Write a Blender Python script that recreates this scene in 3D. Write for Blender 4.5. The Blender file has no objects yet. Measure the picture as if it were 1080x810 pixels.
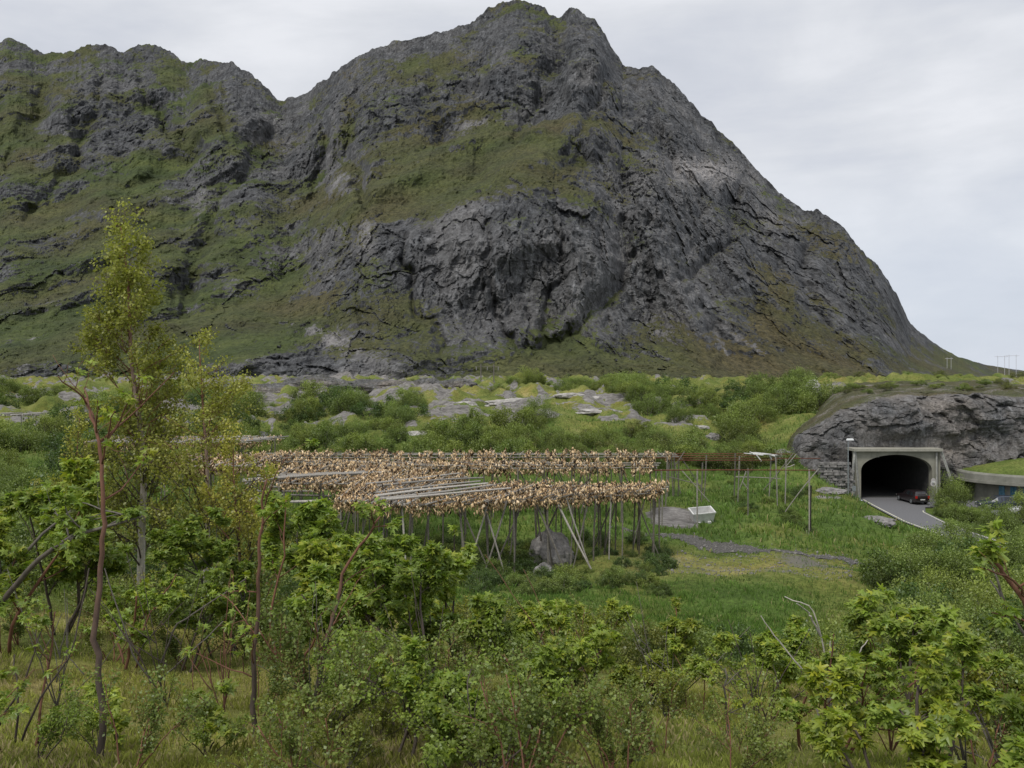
import bpy, math, random
import numpy as np
from mathutils import Vector
QK = False
random.seed(7); RNG = np.random.default_rng(7)
SC = bpy.context.scene; COL = SC.collection
CAMZ, F, CX, HY = 14.0, 900.0, 540.0, 400.0
def P(px, py, Y): return np.array([(px-CX)/F*Y, Y, CAMZ-(py-HY)/F*Y])
def XY(px, Y): return ((px-CX)/F*Y, Y)
# ------------------------------------------------------------------ noise
_perm = RNG.permutation(256).astype(np.int32); _perm = np.concatenate([_perm, _perm, _perm])
_g = RNG.normal(size=(256, 3)); _g /= np.linalg.norm(_g, axis=1)[:, None]
_gx, _gy, _gz = [np.ascontiguousarray(1.6*_g[:, i]).astype(np.float32) for i in range(3)]
def _pcore(x, y, z):
    xi, yi, zi = np.floor(x), np.floor(y), np.floor(z)
    xf, yf, zf = (x-xi).astype(np.float32), (y-yi).astype(np.float32), (z-zi).astype(np.float32)
    xi, yi, zi = xi.astype(np.int32) & 255, yi.astype(np.int32) & 255, zi.astype(np.int32) & 255
    u, v, w = [t*t*t*(t*(t*6-15)+10) for t in (xf, yf, zf)]
    pa = (_perm[xi], _perm[xi+1]); pb = {(a, b): _perm[pa[a]+yi+b] for a in (0, 1) for b in (0, 1)}
    def c(a, b, d):
        h = _perm[pb[a, b]+zi+d]; return _gx[h]*(xf-a)+_gy[h]*(yf-b)+_gz[h]*(zf-d)
    def L(a, b, t): return a+(b-a)*t
    return L(L(L(c(0,0,0), c(1,0,0), u), L(c(0,1,0), c(1,1,0), u), v),
             L(L(c(0,0,1), c(1,0,1), u), L(c(0,1,1), c(1,1,1), u), v), w)
def perlin(x, y, z):
    x, y, z = np.broadcast_arrays(np.asarray(x, float), np.asarray(y, float), np.asarray(z, float)); sh = x.shape
    x, y, z = x.ravel(), y.ravel(), z.ravel(); n = len(x); CH = 32768
    if n <= CH: return _pcore(x, y, z).reshape(sh).astype(float)
    return np.concatenate([_pcore(x[i:i+CH], y[i:i+CH], z[i:i+CH]) for i in range(0, n, CH)]).reshape(sh).astype(float)
def fbm(x, y, z, o=4, gain=.5):
    s, a, f = 0, 1, 1
    for k in range(o):
        s = s+a*perlin(x*f+17*k, y*f+5*k, z*f-9*k); a *= gain; f *= 2.03
    return s
def ridged(x, y, z, o=4, gain=.5):
    s, a, f = 0, 1, 1
    for k in range(o):
        s = s+a*(1-2*np.abs(perlin(x*f+31*k, y*f+7*k, z*f+3*k))); a *= gain; f *= 2.03
    return s
def worley(x, y, jit=.9):
    """2D cells: value of the nearest cell in [-1, 1] and the distance to it"""
    xi, yi = np.floor(x).astype(np.int64), np.floor(y).astype(np.int64); best = np.full(x.shape, 1e9); val = np.zeros(x.shape)
    for a in (-1, 0, 1):
        for b in (-1, 0, 1):
            h = _perm[(_perm[(xi+a) & 255]+((yi+b) & 255)) & 255]; h2 = _perm[(h+71) & 255]; h3 = _perm[(h2+29) & 255]
            d = (xi+a+.5+jit*(h/255.-.5)-x)**2+(yi+b+.5+jit*(h2/255.-.5)-y)**2; m = d < best; best = np.where(m, d, best); val = np.where(m, h3/127.5-1, val)
    return val, np.sqrt(best)
def sstep(a, b, x): t = np.clip((x-a)/(b-a), 0, 1); return t*t*(3-2*t)
# ------------------------------------------------------------------ mesh builder
class MB:
    def __init__(s): s.v, s.c, s.l, s.n, s.k = [], [], [], [], 0
    def add(s, v, f, col=(1, 1, 1)):
        v = np.asarray(v, float).reshape(-1, 3); c = np.asarray(col, float)
        if c.ndim == 1: c = np.tile(c[:3], (len(v), 1))
        s.v.append(v); s.c.append(c)
        if isinstance(f, np.ndarray):
            s.l.append((f+s.k).ravel()); s.n.append(np.full(len(f), f.shape[1]))
        else:
            for q in f: s.l.append(np.asarray(q)+s.k)
            s.n.append(np.array([len(q) for q in f]))
        s.k += len(v)
    def tube(s, pts, rad, sides=6, col=(1, 1, 1), cap=True):
        pts = np.asarray(pts, float); n = len(pts)
        rad = np.broadcast_to(np.asarray(rad, float), (n,)) if np.ndim(rad) == 0 else np.asarray(rad, float)
        d = np.gradient(pts, axis=0); d /= np.linalg.norm(d, axis=1)[:, None]+1e-9
        up = np.array([0, 0, 1.]) if abs(d[0][2]) < .9 else np.array([1., 0, 0])
        a = np.cross(d, up); a /= np.linalg.norm(a, axis=1)[:, None]+1e-9; b = np.cross(d, a)
        th = np.arange(sides)*2*math.pi/sides
        v = pts[:, None]+rad[:, None, None]*(a[:, None]*np.cos(th)[None, :, None]+b[:, None]*np.sin(th)[None, :, None])
        i = np.arange(n-1)[:, None]*sides; j = np.arange(sides)[None]; j2 = (j+1) % sides
        f = np.stack([i+j, i+j2, i+sides+j2, i+sides+j], -1).reshape(-1, 4)
        c = np.asarray(col, float)
        if c.ndim == 2: c = np.repeat(c, sides, axis=0)
        s.add(v.reshape(-1, 3), f, c)
        if cap:
            s.l.append(np.arange(sides)[::-1]+s.k-n*sides); s.l.append(np.arange(sides)+s.k-sides); s.n.append(np.array([sides, sides]))
    def box(s, c, size, rz=0, col=(1, 1, 1), M=None):
        x, y, z = np.array(size)/2
        v = np.array([[i*x, j*y, k*z] for i in (-1, 1) for j in (-1, 1) for k in (-1, 1)])
        if M is not None: v = v@np.array(M).T
        cr, sr = math.cos(rz), math.sin(rz); v = v@np.array([[cr, sr, 0], [-sr, cr, 0], [0, 0, 1]])+np.array(c)
        s.add(v, np.array([[0,1,3,2],[4,6,7,5],[0,4,5,1],[2,3,7,6],[0,2,6,4],[1,5,7,3]]), col)
    def grid(s, V, col=(1, 1, 1), keep=None):
        m, n = V.shape[:2]; i = np.arange(m-1)[:, None]*n; j = np.arange(n-1)[None]
        f = np.stack([i+j, i+j+1, i+n+j+1, i+n+j], -1).reshape(-1, 4)
        if keep is not None: f = f[keep.ravel()]
        c = np.asarray(col, float)
        s.add(V.reshape(-1, 3), f, c.reshape(-1, 3) if c.ndim == 3 else c)
    def mesh(s, name, mat, smooth=False):
        v = np.concatenate(s.v); c = np.concatenate(s.c); l = np.concatenate(s.l); n = np.concatenate(s.n)
        me = bpy.data.meshes.new(name); me.vertices.add(len(v)); me.vertices.foreach_set('co', v.astype('f').ravel())
        me.loops.add(len(l)); me.loops.foreach_set('vertex_index', l.astype('i'))
        me.polygons.add(len(n)); st = np.concatenate([[0], np.cumsum(n)[:-1]])
        me.polygons.foreach_set('loop_start', st.astype('i')); me.polygons.foreach_set('loop_total', n.astype('i'))
        me.polygons.foreach_set('use_smooth', np.full(len(n), smooth))
        at = me.color_attributes.new('Col', 'FLOAT_COLOR', 'POINT')
        at.data.foreach_set('color', np.concatenate([c, np.ones((len(c), 1))], 1).astype('f').ravel())
        me.update(calc_edges=True)
        if mat: me.materials.append(mat)
        return me
    def build(s, name, mat, parent=None, smooth=False): return obj(name, s.mesh(name, mat, smooth), parent)
def obj(name, me, parent=None):
    o = bpy.data.objects.new(name, me); COL.objects.link(o)
    if parent: o.parent = parent
    return o
def tag(o, label, cat, group=None, kind=None):
    if label: o['label'] = label; o['category'] = cat
    if group: o['group'] = group
    if kind: o['kind'] = kind
    return o
def thing(name, label, cat, loc=(0, 0, 0), rz=0, group=None, s=1):
    o = bpy.data.objects.new(name, None); COL.objects.link(o); o.location = loc; o.rotation_euler = (0, 0, rz); o.scale = (s, s, s)
    return tag(o, label, cat, group)
# ------------------------------------------------------------------ materials
def nmat(name, rough=.9, spec=.2):
    m = bpy.data.materials.new(name); m.use_nodes = True; nt = m.node_tree; b = nt.nodes['Principled BSDF']
    b.inputs['Roughness'].default_value = rough; b.inputs['Specular IOR Level'].default_value = spec
    return m, nt, b
def N(nt, t, **k):
    n = nt.nodes.new(t)
    for a, v in k.items():
        if a in n.inputs: n.inputs[a].default_value = v
        else: setattr(n, a, v)
    return n
def noise(nt, vec, scale, detail=5, rough=.6, dist=0):
    n = N(nt, 'ShaderNodeTexNoise', Scale=scale, Detail=detail, Roughness=rough, Distortion=dist)
    nt.links.new(vec, n.inputs['Vector']); return n.outputs['Fac']
def ramp(nt, fac, stops):
    r = nt.nodes.new('ShaderNodeValToRGB'); e = r.color_ramp.elements
    while len(e) > 1: e.remove(e[-1])
    for i, (p, c) in enumerate(stops):
        q = e[0] if i == 0 else e.new(p)
        q.position = p; q.color = (c, c, c, 1) if isinstance(c, (int, float)) else (*c, 1)
    nt.links.new(fac, r.inputs['Fac']); return r.outputs['Color']
def mix(nt, fac, a, b, mode='MIX'):
    m = nt.nodes.new('ShaderNodeMix'); m.data_type = 'RGBA'; m.blend_type = mode
    for s, x in ((m.inputs[0], fac), (m.inputs[6], a), (m.inputs[7], b)):
        if isinstance(x, (int, float)): s.default_value = x
        elif isinstance(x, tuple): s.default_value = (*x, 1)
        else: nt.links.new(x, s)
    return m.outputs[2]
def mth(nt, op, a, b=None, clamp=False):
    m = nt.nodes.new('ShaderNodeMath'); m.operation = op; m.use_clamp = clamp
    for s, x in ((m.inputs[0], a), (m.inputs[1], b)):
        if x is None: continue
        if isinstance(x, (int, float)): s.default_value = x
        else: nt.links.new(x, s)
    return m.outputs[0]
def coords(nt, scale=(1, 1, 1), rot=(0, 0, 0)):
    t = nt.nodes.new('ShaderNodeTexCoord'); m = nt.nodes.new('ShaderNodeMapping')
    m.inputs['Scale'].default_value = scale; m.inputs['Rotation'].default_value = rot
    nt.links.new(t.outputs['Object'], m.inputs['Vector']); return m.outputs['Vector']
def attr(nt):
    a = nt.nodes.new('ShaderNodeAttribute'); a.attribute_name = 'Col'
    s = nt.nodes.new('ShaderNodeSeparateColor'); nt.links.new(a.outputs['Color'], s.inputs[0])
    return a.outputs['Color'], s.outputs[0], s.outputs[1], s.outputs[2]
def bump(nt, b, h, strength=.5, dist=1.):
    n = N(nt, 'ShaderNodeBump', Strength=strength, Distance=dist); nt.links.new(h, n.inputs['Height'])
    nt.links.new(n.outputs['Normal'], b.inputs['Normal'])
def col_mat(name, c1, c2, scale=3, rough=.9, bmp=.3, bd=.02, sc=(1, 1, 1), spec=.2, metal=0, useattr=False):
    m, nt, b = nmat(name, rough, spec); b.inputs['Metallic'].default_value = metal
    v = coords(nt, sc); n = noise(nt, v, scale)
    c = ramp(nt, n, [(.3, c1), (.7, c2)])
    if useattr: c = mix(nt, 1., c, attr(nt)[0], 'MULTIPLY')
    nt.links.new(c, b.inputs['Base Color'])
    if bmp: bump(nt, b, n, bmp, bd)
    return m
def leaf_mat(name, tint, trans=.35):
    m = bpy.data.materials.new(name); m.use_nodes = True; nt = m.node_tree; nt.nodes.clear()
    out = nt.nodes.new('ShaderNodeOutputMaterial'); a = attr(nt)[0]
    oi = nt.nodes.new('ShaderNodeObjectInfo'); r = ramp(nt, oi.outputs['Random'], [(0, (.82, .85, .8)), (.5, (1, 1, 1)), (1, (1.15, 1.05, .9))])
    c = mix(nt, 1., mix(nt, 1., a, tint, 'MULTIPLY'), r, 'MULTIPLY')
    d = nt.nodes.new('ShaderNodeBsdfDiffuse'); t = nt.nodes.new('ShaderNodeBsdfTranslucent'); g = N(nt, 'ShaderNodeBsdfGlossy', Roughness=.45)
    nt.links.new(c, d.inputs['Color']); nt.links.new(mix(nt, 1., c, (1.25, 1.4, .7), 'MULTIPLY'), t.inputs['Color']); g.inputs['Color'].default_value = (.8, .85, .9, 1)
    s1 = nt.nodes.new('ShaderNodeMixShader'); s1.inputs[0].default_value = trans; nt.links.new(d.outputs[0], s1.inputs[1]); nt.links.new(t.outputs[0], s1.inputs[2])
    s2 = nt.nodes.new('ShaderNodeMixShader'); s2.inputs[0].default_value = .03; nt.links.new(s1.outputs[0], s2.inputs[1]); nt.links.new(g.outputs[0], s2.inputs[2])
    nt.links.new(s2.outputs[0], out.inputs['Surface']); return m

def rock_material(name, sc=1., tint=(1., (1, 1, 1)), pal=(.30, .285, .275)):
    """attribute r = vegetation, g = pale, b = brown heath"""
    m, nt, b = nmat(name, .92, .25); L = nt.links.new
    A, gr, pale, brn = attr(nt)
    v = coords(nt); vs = coords(nt, (1, .6, .16), (0, .12, 0)); vd = coords(nt, (.35, .5, 1), (0, .5, .2))
    n1 = noise(nt, v, .012*sc, 6, .62); n2 = noise(nt, vs, .13*sc, 6, .7, .4); n3 = noise(nt, vd, .09*sc, 5, .7, .6); n4 = noise(nt, v, .55*sc, 4, .7)
    base = ramp(nt, n1, [(.3, tuple(tint[0]*c for c in (.060, .063, .067))), (.5, tuple(tint[0]*c for c in (.082, .084, .087))), (.7, tuple(tint[0]*a*b for a, b in zip((.112, .111, .110), tint[1])))])
    streak = ramp(nt, n2, [(.32, .58), (.46, .92), (.62, 1.12), (.75, 1.6)])
    band = ramp(nt, n3, [(.33, .6), (.47, .98), (.66, 1.15), (.78, 1.5)])
    spec = ramp(nt, n4, [(.3, .55), (.5, 1.), (.7, 1.45)])
    n5 = noise(nt, coords(nt, (1, .5, .07), (0, .06, 0)), .34*sc, 5, .65, .3); base = mix(nt, 1., base, ramp(nt, n5, [(.33, .5), (.46, .92), (.6, 1.2), (.72, 2.1)]), 'MULTIPLY')
    rock = mix(nt, 1., mix(nt, 1., mix(nt, 1., base, streak, 'MULTIPLY'), band, 'MULTIPLY'), spec, 'MULTIPLY')
    vo = N(nt, 'ShaderNodeTexVoronoi', Scale=.11*sc, feature='DISTANCE_TO_EDGE')
    nt.links.new(coords(nt, (1, .6, .42), (0, .35, 0)), vo.inputs['Vector']); ns = N(nt, 'ShaderNodeTexNoise', Scale=.06*sc, Detail=6, Roughness=.65); nt.links.new(v, ns.inputs['Vector'])
    va = nt.nodes.new('ShaderNodeVectorMath'); va.operation = 'MULTIPLY_ADD'; nt.links.new(ns.outputs['Color'], va.inputs[0]); va.inputs[1].default_value = (26/sc, 26/sc, 26/sc); nt.links.new(coords(nt, (1, .6, .42), (0, .35, 0)), va.inputs[2]); nt.links.new(va.outputs[0], vo.inputs['Vector'])
    crack = ramp(nt, vo.outputs['Distance'], [(.0, .50), (.05, .85), (.16, 1.08)])
    rock = mix(nt, 1., rock, crack, 'MULTIPLY')
    fl = mth(nt, 'MULTIPLY', ramp(nt, noise(nt, coords(nt, (1, .7, .5), (0, .3, 0)), .9*sc, 3, .6), [(.62, 0.), (.70, 1.)]), ramp(nt, noise(nt, v, .03*sc, 4, .6), [(.45, .1), (.65, .8)]))
    rock = mix(nt, fl, rock, (.24, .24, .235))
    rock = mix(nt, pale, rock, mix(nt, 1., pal, mix(nt, 1., spec, streak, 'MULTIPLY'), 'MULTIPLY'))
    g1 = noise(nt, v, .035*sc, 6, .65); g2 = noise(nt, v, .4*sc, 5, .75)
    grass = ramp(nt, g1, [(.3, (.032, .045, .018)), (.5, (.056, .074, .024)), (.7, (.095, .112, .034))])
    heath = ramp(nt, g2, [(.35, (.050, .042, .022)), (.6, (.095, .075, .040))])
    grass = mix(nt, mth(nt, 'MULTIPLY', brn, .85), grass, heath)
    grass = mix(nt, 1., grass, ramp(nt, g2, [(.3, .45), (.5, 1.), (.7, 1.5)]), 'MULTIPLY')
    f = mth(nt, 'ADD', gr, mth(nt, 'MULTIPLY', mth(nt, 'SUBTRACT', g2, .5), 1.9)); f = mth(nt, 'ADD', f, mth(nt, 'MULTIPLY', mth(nt, 'SUBTRACT', n4, .5), 1.1))
    f = ramp(nt, f, [(.40, 0.), (.58, 1.)])
    L(mix(nt, f, rock, grass), b.inputs['Base Color'])
    h = mth(nt, 'ADD', mth(nt, 'MULTIPLY', n2, 1.2), mth(nt, 'ADD', mth(nt, 'MULTIPLY', n4, .5), n3))
    bump(nt, b, h, .55, 5/sc)
    return m
M_mtn = rock_material('mountain_rock')
M_outcrop = rock_material('outcrop_rock', 7., (1.3, (1.25, 1.07, .92)), (.27, .24, .21))
def terrain_material():
    """r = lush green, g = bare rock, b = gravel / dry"""
    m, nt, b = nmat('ground_turf', .95, .1)
    A, lush, rk, dry = attr(nt); v = coords(nt)
    n1 = noise(nt, v, .25, 6, .65); n2 = noise(nt, v, 3.5, 5, .75); n3 = noise(nt, v, 22., 4, .8); vs = coords(nt, (.5, 1, 2))
    moss = ramp(nt, n1, [(.3, (.100, .118, .032)), (.42, (.165, .180, .046)), (.57, (.23, .22, .07)), (.72, (.34, .29, .14))])
    green = ramp(nt, n1, [(.3, (.048, .082, .018)), (.5, (.088, .138, .030)), (.7, (.145, .180, .045))])
    c = mix(nt, lush, moss, green)
    c = mix(nt, 1., c, ramp(nt, n2, [(.3, .45), (.5, 1.), (.7, 1.45)]), 'MULTIPLY')
    c = mix(nt, 1., c, ramp(nt, n3, [(.3, .55), (.5, 1.), (.7, 1.4)]), 'MULTIPLY')
    gravel = mix(nt, n3, (.11, .105, .09), (.21, .20, .165))
    c = mix(nt, ramp(nt, noise(nt, v, .12, 5, .7), [(.48, 0.), (.62, .6)]), c, mix(nt, 1., c, (1.12, .90, .85), 'MULTIPLY'))
    d2 = mth(nt, 'ADD', dry, mth(nt, 'MULTIPLY', mth(nt, 'SUBTRACT', n2, .5), 1.2))
    c = mix(nt, ramp(nt, d2, [(.45, 0.), (.75, 1.)]), c, gravel)
    rc = mix(nt, ramp(nt, noise(nt, vs, 1.2, 6, .75), [(.35, 0.), (.65, 1.)]), (.085, .08, .074), (.29, .275, .26))
    f = mth(nt, 'ADD', rk, mth(nt, 'MULTIPLY', mth(nt, 'SUBTRACT', noise(nt, v, .8, 6, .7), .5), 1.6))
    c = mix(nt, ramp(nt, f, [(.48, 0.), (.6, 1.)]), c, rc)
    nt.links.new(c, b.inputs['Base Color'])
    bump(nt, b, mth(nt, 'ADD', n2, mth(nt, 'MULTIPLY', n3, .5)), .7, .12)
    return m
M_ground = terrain_material()
M_leaf = leaf_mat('maple_leaf', (1, 1, 1), .38); M_birch = leaf_mat('birch_leaf', (1, 1, 1), .35); M_bushleaf = leaf_mat('willow_leaf', (1, 1, 1), .3)
M_grass = leaf_mat('grass_blade', (1, 1, 1), .25)
M_bark = col_mat('bark', (.75, .75, .75), (1.3, 1.25, 1.2), 30, .85, .6, .01, (1, 1, .25), useattr=True)
M_wood = col_mat('weathered_wood', (.60, .60, .60), (1.25, 1.2, 1.15), 12, .85, .5, .01, (1, 1, 1), useattr=True)
M_fish = col_mat('dried_fish_skin', (.7, .66, .6), (1.25, 1.2, 1.1), 14, .7, .5, .02, useattr=True)
M_conc = col_mat('portal_concrete', (.20, .195, .155), (.32, .31, .255), 1.2, .9, .3, .02, (1, 1, .4))
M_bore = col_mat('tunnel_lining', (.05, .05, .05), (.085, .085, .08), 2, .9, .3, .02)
M_asph = col_mat('asphalt', (.125, .125, .13), (.17, .17, .175), 6, .9, .2, .005)
M_line = col_mat('road_paint', (.45, .44, .36), (.66, .64, .52), 5, .8, 0)
M_gravel = col_mat('gravel', (.05, .048, .044), (.135, .130, .120), 9, .95, .8, .03)
M_stone = col_mat('grey_stone', (.10, .097, .095), (.30, .285, .27), 2.2, .92, .7, .05)
M_metal = col_mat('galvanised_metal', (.22, .24, .25), (.36, .38, .39), 8, .5, 0, metal=.6, spec=.5)
M_white = col_mat('white_plastic', (.50, .50, .48), (.68, .68, .66), 4, .6, .1, .01)
M_dark = col_mat('dark_plastic', (.02, .02, .02), (.04, .04, .04), 4, .7, 0)  # even near-black plastic for tyres, bumpers, numerals and some windows
M_rail = col_mat('rusty_rail', (.10, .035, .022), (.20, .075, .05), 6, .85, .3, .01)
# ------------------------------------------------------------------ ground height
_Y = np.array([0, 4, 8, 15, 25, 35, 48, 60, 70, 81, 95, 110, 130, 150, 175, 210, 260, 345.])
_U = np.array([-500, 0, 250, 450, 600, 700, 800, 880, 950, 1080, 1600.])
_Z = np.array([
 [12.4,12.2,11.6,10.8,9.6,8.7,8,7.5,7.4,7.3,7.3,7.5,8,9.3,10.8,12,13,15],
 [12.3,11.8,11.0,9.8,8.1,6.8,5.4,4.6,4.2,3.9,3.9,4.3,5.8,7.6,9.6,11.3,12.6,15],
 [12.3,11.8,10.9,9.4,7.2,5.4,3.7,2.9,2.7,2.6,2.9,3.9,5.9,7.8,9.7,11.2,12.3,15],
 [12.3,11.8,10.9,9.2,6.7,4.7,2.9,2.6,2.6,2.8,3.6,5.2,7.7,9.5,10.5,11.3,12.2,15],
 [12.3,11.8,10.9,9.0,6.4,4.4,2.6,2.5,2.6,2.8,3.6,5.3,8.6,10.5,10.9,11.3,12.1,15],
 [12.3,11.8,10.8,8.8,6.1,4.1,2.7,2.2,2.5,2.8,3.5,5.3,8.0,9.8,10.7,11.4,12.1,14.6],
 [12.3,11.7,10.7,8.6,5.8,3.9,2.7,1.9,2.4,2.7,3.2,4.6,7.2,9.3,10.7,11.5,12.1,14.2],
 [12.3,11.6,10.6,8.4,5.5,3.5,2.4,1.5,1.5,1.8,3.2,5.5,9.0,11.0,11.9,12.2,12.4,14],
 [12.3,11.5,10.4,8.1,5.2,3.1,1.8,1.0,.6,.3,1.0,7.0,10.6,12.0,12.4,12.7,12.9,13.6],
 [12.3,11.5,10.3,7.9,5.0,3.0,1.5,.6,.1,0,.6,8.5,11.5,12.2,12.6,12.8,13.0,13.4],
 [12.3,11.5,10.3,7.9,5.0,3.0,1.5,.6,.1,0,.6,8.5,11.5,12.2,12.6,12.8,13.0,13.4]])
def _interp(u, y):
    iu = np.clip(np.searchsorted(_U, u)-1, 0, len(_U)-2); iy = np.clip(np.searchsorted(_Y, y)-1, 0, len(_Y)-2)
    tu = np.clip((u-_U[iu])/(_U[iu+1]-_U[iu]), 0, 1); ty = np.clip((y-_Y[iy])/(_Y[iy+1]-_Y[iy]), 0, 1)
    def m(k):  # monotone-ish cubic along y
        z = _Z[k]; Lz = lambda i: z[np.arange(len(_U))[:, None] if False else ...] 
        return z
    def row(ui):
        z0, z1 = _Z[ui, iy], _Z[ui, iy+1]; zm = _Z[ui, np.maximum(iy-1, 0)]; zp = _Z[ui, np.minimum(iy+2, len(_Y)-1)]
        h = _Y[iy+1]-_Y[iy]; hm = np.maximum(_Y[iy]-_Y[np.maximum(iy-1, 0)], 0)+h; hp = h+(_Y[np.minimum(iy+2, len(_Y)-1)]-_Y[iy+1])
        m0 = (z1-zm)/hm*h; m1 = (zp-z0)/hp*h; t = ty
        return (2*t**3-3*t*t+1)*z0+(t**3-2*t*t+t)*m0+(-2*t**3+3*t*t)*z1+(t**3-t*t)*m1
    tu = tu*tu*(3-2*tu)
    return row(iu)*(1-tu)+row(iu+1)*tu
ROAD_Y = np.array([55, 66, 78, 84, 90, 95, 100, 104]); 
ROAD_L = np.array([38.6, 38.8, 38.4, 38.4, 39.2, 39.9, 40.7, 40.7]); ROAD_R = np.array([42.6, 42.6, 42.2, 42.6, 43.6, 46.0, 48.9, 48.9])
def H(X, Y):
    X, Y = np.asarray(X, float), np.asarray(Y, float); X, Y = np.broadcast_arrays(X, Y)
    u = CX+F*X/np.maximum(Y, 8); z = _interp(u, np.maximum(Y, 0))
    amp = .06+.012*np.clip(Y, 0, 60)+.9*sstep(104, 135, Y)+1.6*sstep(140, 180, Y)*sstep(330, 270, Y)
    z = z+amp*fbm(X/9, Y/11, 0, 4)+.09*fbm(X/1.6, Y/1.6, 3, 3)
    # fade to the road bench
    l = np.interp(Y, ROAD_Y, ROAD_L)-.5
    w = sstep(52, 62, Y)*sstep(106, 101, Y)
    d = np.maximum(l-X, 0); flat = -.12+.62*np.maximum(d-.3, 0)
    z = np.where(w > 0, z*(1-w)+np.minimum(z, flat)*w, z)
    wedge = w*sstep(l, l+1, X); z = z*(1-wedge)+(-.12)*wedge
    # verge between the road and the side lane
    return z
def h1(x, y): return float(H(x, y))
def on(px, Y): x = (px-CX)/F*Y; return (x, Y, h1(x, Y))
# ------------------------------------------------------------------ terrain sheet
def ell(u, py, cx, cy, rx, ry, rot=0):
    c, s = math.cos(math.radians(rot)), math.sin(math.radians(rot)); a = ((u-cx)*c+(py-cy)*s)/rx; b = (-(u-cx)*s+(py-cy)*c)/ry
    return np.exp(-(a*a+b*b))
def terrain():
    U = np.linspace(-520, 1700, 300 if QK else 760); Yr = np.concatenate([np.linspace(-4, 4, 24), np.geomspace(4.2, 345, 250 if QK else 560)])
    uu, yy = np.meshgrid(U, Yr); X = (uu-CX)/F*(np.maximum(yy, 0)+8); Yc = np.where(yy < 0, yy, yy)
    Z = H(X, Yc)
    pu = CX+F*X/np.maximum(Yc, 1); ppy = HY+(CAMZ-Z)*F/np.maximum(Yc, 1)
    # bare rock slabs on the knoll, in ground positions
    rk = np.zeros_like(X)
    for (a, Y0, rx, ry, w) in [(548,140,5.,4,1.),(640,152,8.5,6,1.1),(575,128,2.8,3,.9),(630,134,4.5,3,.8),(465,134,4,2.5,.8),(735,130,3,2,.7),(445,150,5,3,.6),(690,125,2.5,1.5,.6),(410,170,7,4,.9),(330,165,10,6,.9),(480,175,5,4,.8),(700,80,3,3,.0),(930,150,9,14,.9),(1040,160,8,16,.7),(230,170,10,8,.7),(20,150,8,6,.5)]:
        x0 = (a-CX)/F*Y0; rk = np.maximum(rk, w*np.exp(-((X-x0)/rx)**4-((Yc-Y0)/ry)**2))
    x0, _ = XY(705, 73); rk = np.maximum(rk, np.exp(-((X-x0)/2.2)**4-((Yc-71.5)/3.0)**4))
    x0, _ = XY(925, 77); rk = np.maximum(rk, .9*np.exp(-((X-x0)/1.4)**4-((Yc-78)/1.5)**4))
    x0, _ = XY(870, 88); rk = np.maximum(rk, .9*np.exp(-((X-x0)/1.5)**4-((Yc-87)/1.0)**4))
    rz = ridged(X/13, Yc/16, 7, 4, .55); rk = np.maximum(rk, .85*sstep(1.12, 1.6, rz)*sstep(112, 126, Yc)*sstep(330, 300, Yc)*sstep(780, 720, pu)); rk = np.maximum(rk, .8*sstep(.75, 1.35, rz)*sstep(140, 165, Yc)*sstep(340, 320, Yc)*sstep(180, 230, pu)*sstep(560, 480, pu))
    Z = Z+(.7+.5*fbm(X/2.5, Yc/5, 2, 3))*rk*sstep(100, 120, Yc)
    lush = np.clip(.05+sstep(14, 34, Yc)*1.0+.6*fbm(X/7, Yc/7, 1, 3), 0, 1)*(1-.30*sstep(115, 135, Yc))
    fld = np.exp(-((X-13)/9)**4-((Yc-53)/6.5)**4); lush = np.clip(lush*(1-.95*fld), 0, 1)
    hth = .8*sstep(108, 122, Yc)*sstep(400, 250, Yc)*np.clip(.35+.9*fbm(X/14, Yc/12, 11, 4), 0, 1)
    dry = .42*fld+.25*fld*fbm(X/3, Yc/3, 5, 3)
    x0, _ = XY(850, 57); dry = np.maximum(dry, .85*np.exp(-((X-x0)/2.6)**2-((Yc-57)/2.5)**2))
    near = sstep(20, 8, Yc)*0; rk = rk
    C = np.stack([lush*(1-hth), rk, np.clip(dry, 0, 1)], -1)
    cut = (X > 40.2) & (X < 49.4) & (Yc > 99.6) & (Yc < 114)
    k = ~(cut[:-1, :-1] | cut[1:, 1:] | cut[1:, :-1] | cut[:-1, 1:])
    b = MB(); b.grid(np.stack([X, Yc, Z], -1), C, k); o = b.build('ground', M_ground, smooth=True); tag(o, None, None, kind='structure')
terrain()
# ------------------------------------------------------------------ mountain
SKY = np.array([(-500,60),(-300,30),(-150,52),(-60,60),(0,45),(8,41),(20,44),(35,54),(50,58),(70,56),(95,48),(112,48),(130,56),(142,51),(158,48),(180,55),(195,68),(215,64),(245,67),(265,80),(280,94),(297,108),(305,105),(320,100),(345,84),(375,62),(395,52),(430,42),(470,34),(500,24),(515,12),(530,4),(545,1),(560,4),(575,10),(580,16),(592,18),(603,11),(625,20),(635,32),(645,50),(657,72),(672,73),(688,72),(700,82),(720,98),(740,122),(762,142),(780,160),(800,182),(820,202),(845,222),(865,225),(885,238),(895,250),(925,280),(945,310),(960,342),(985,362),(1010,376),(1040,385),(1080,391),(1200,399),(1700,402)], float)
_S = np.array([0,.1,.2,.35,.5,.6,.7,.85,1.])
_MU = np.array([-500,0,150,300,400,500,600,700,800,900,1000,1100,1700.])
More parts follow.
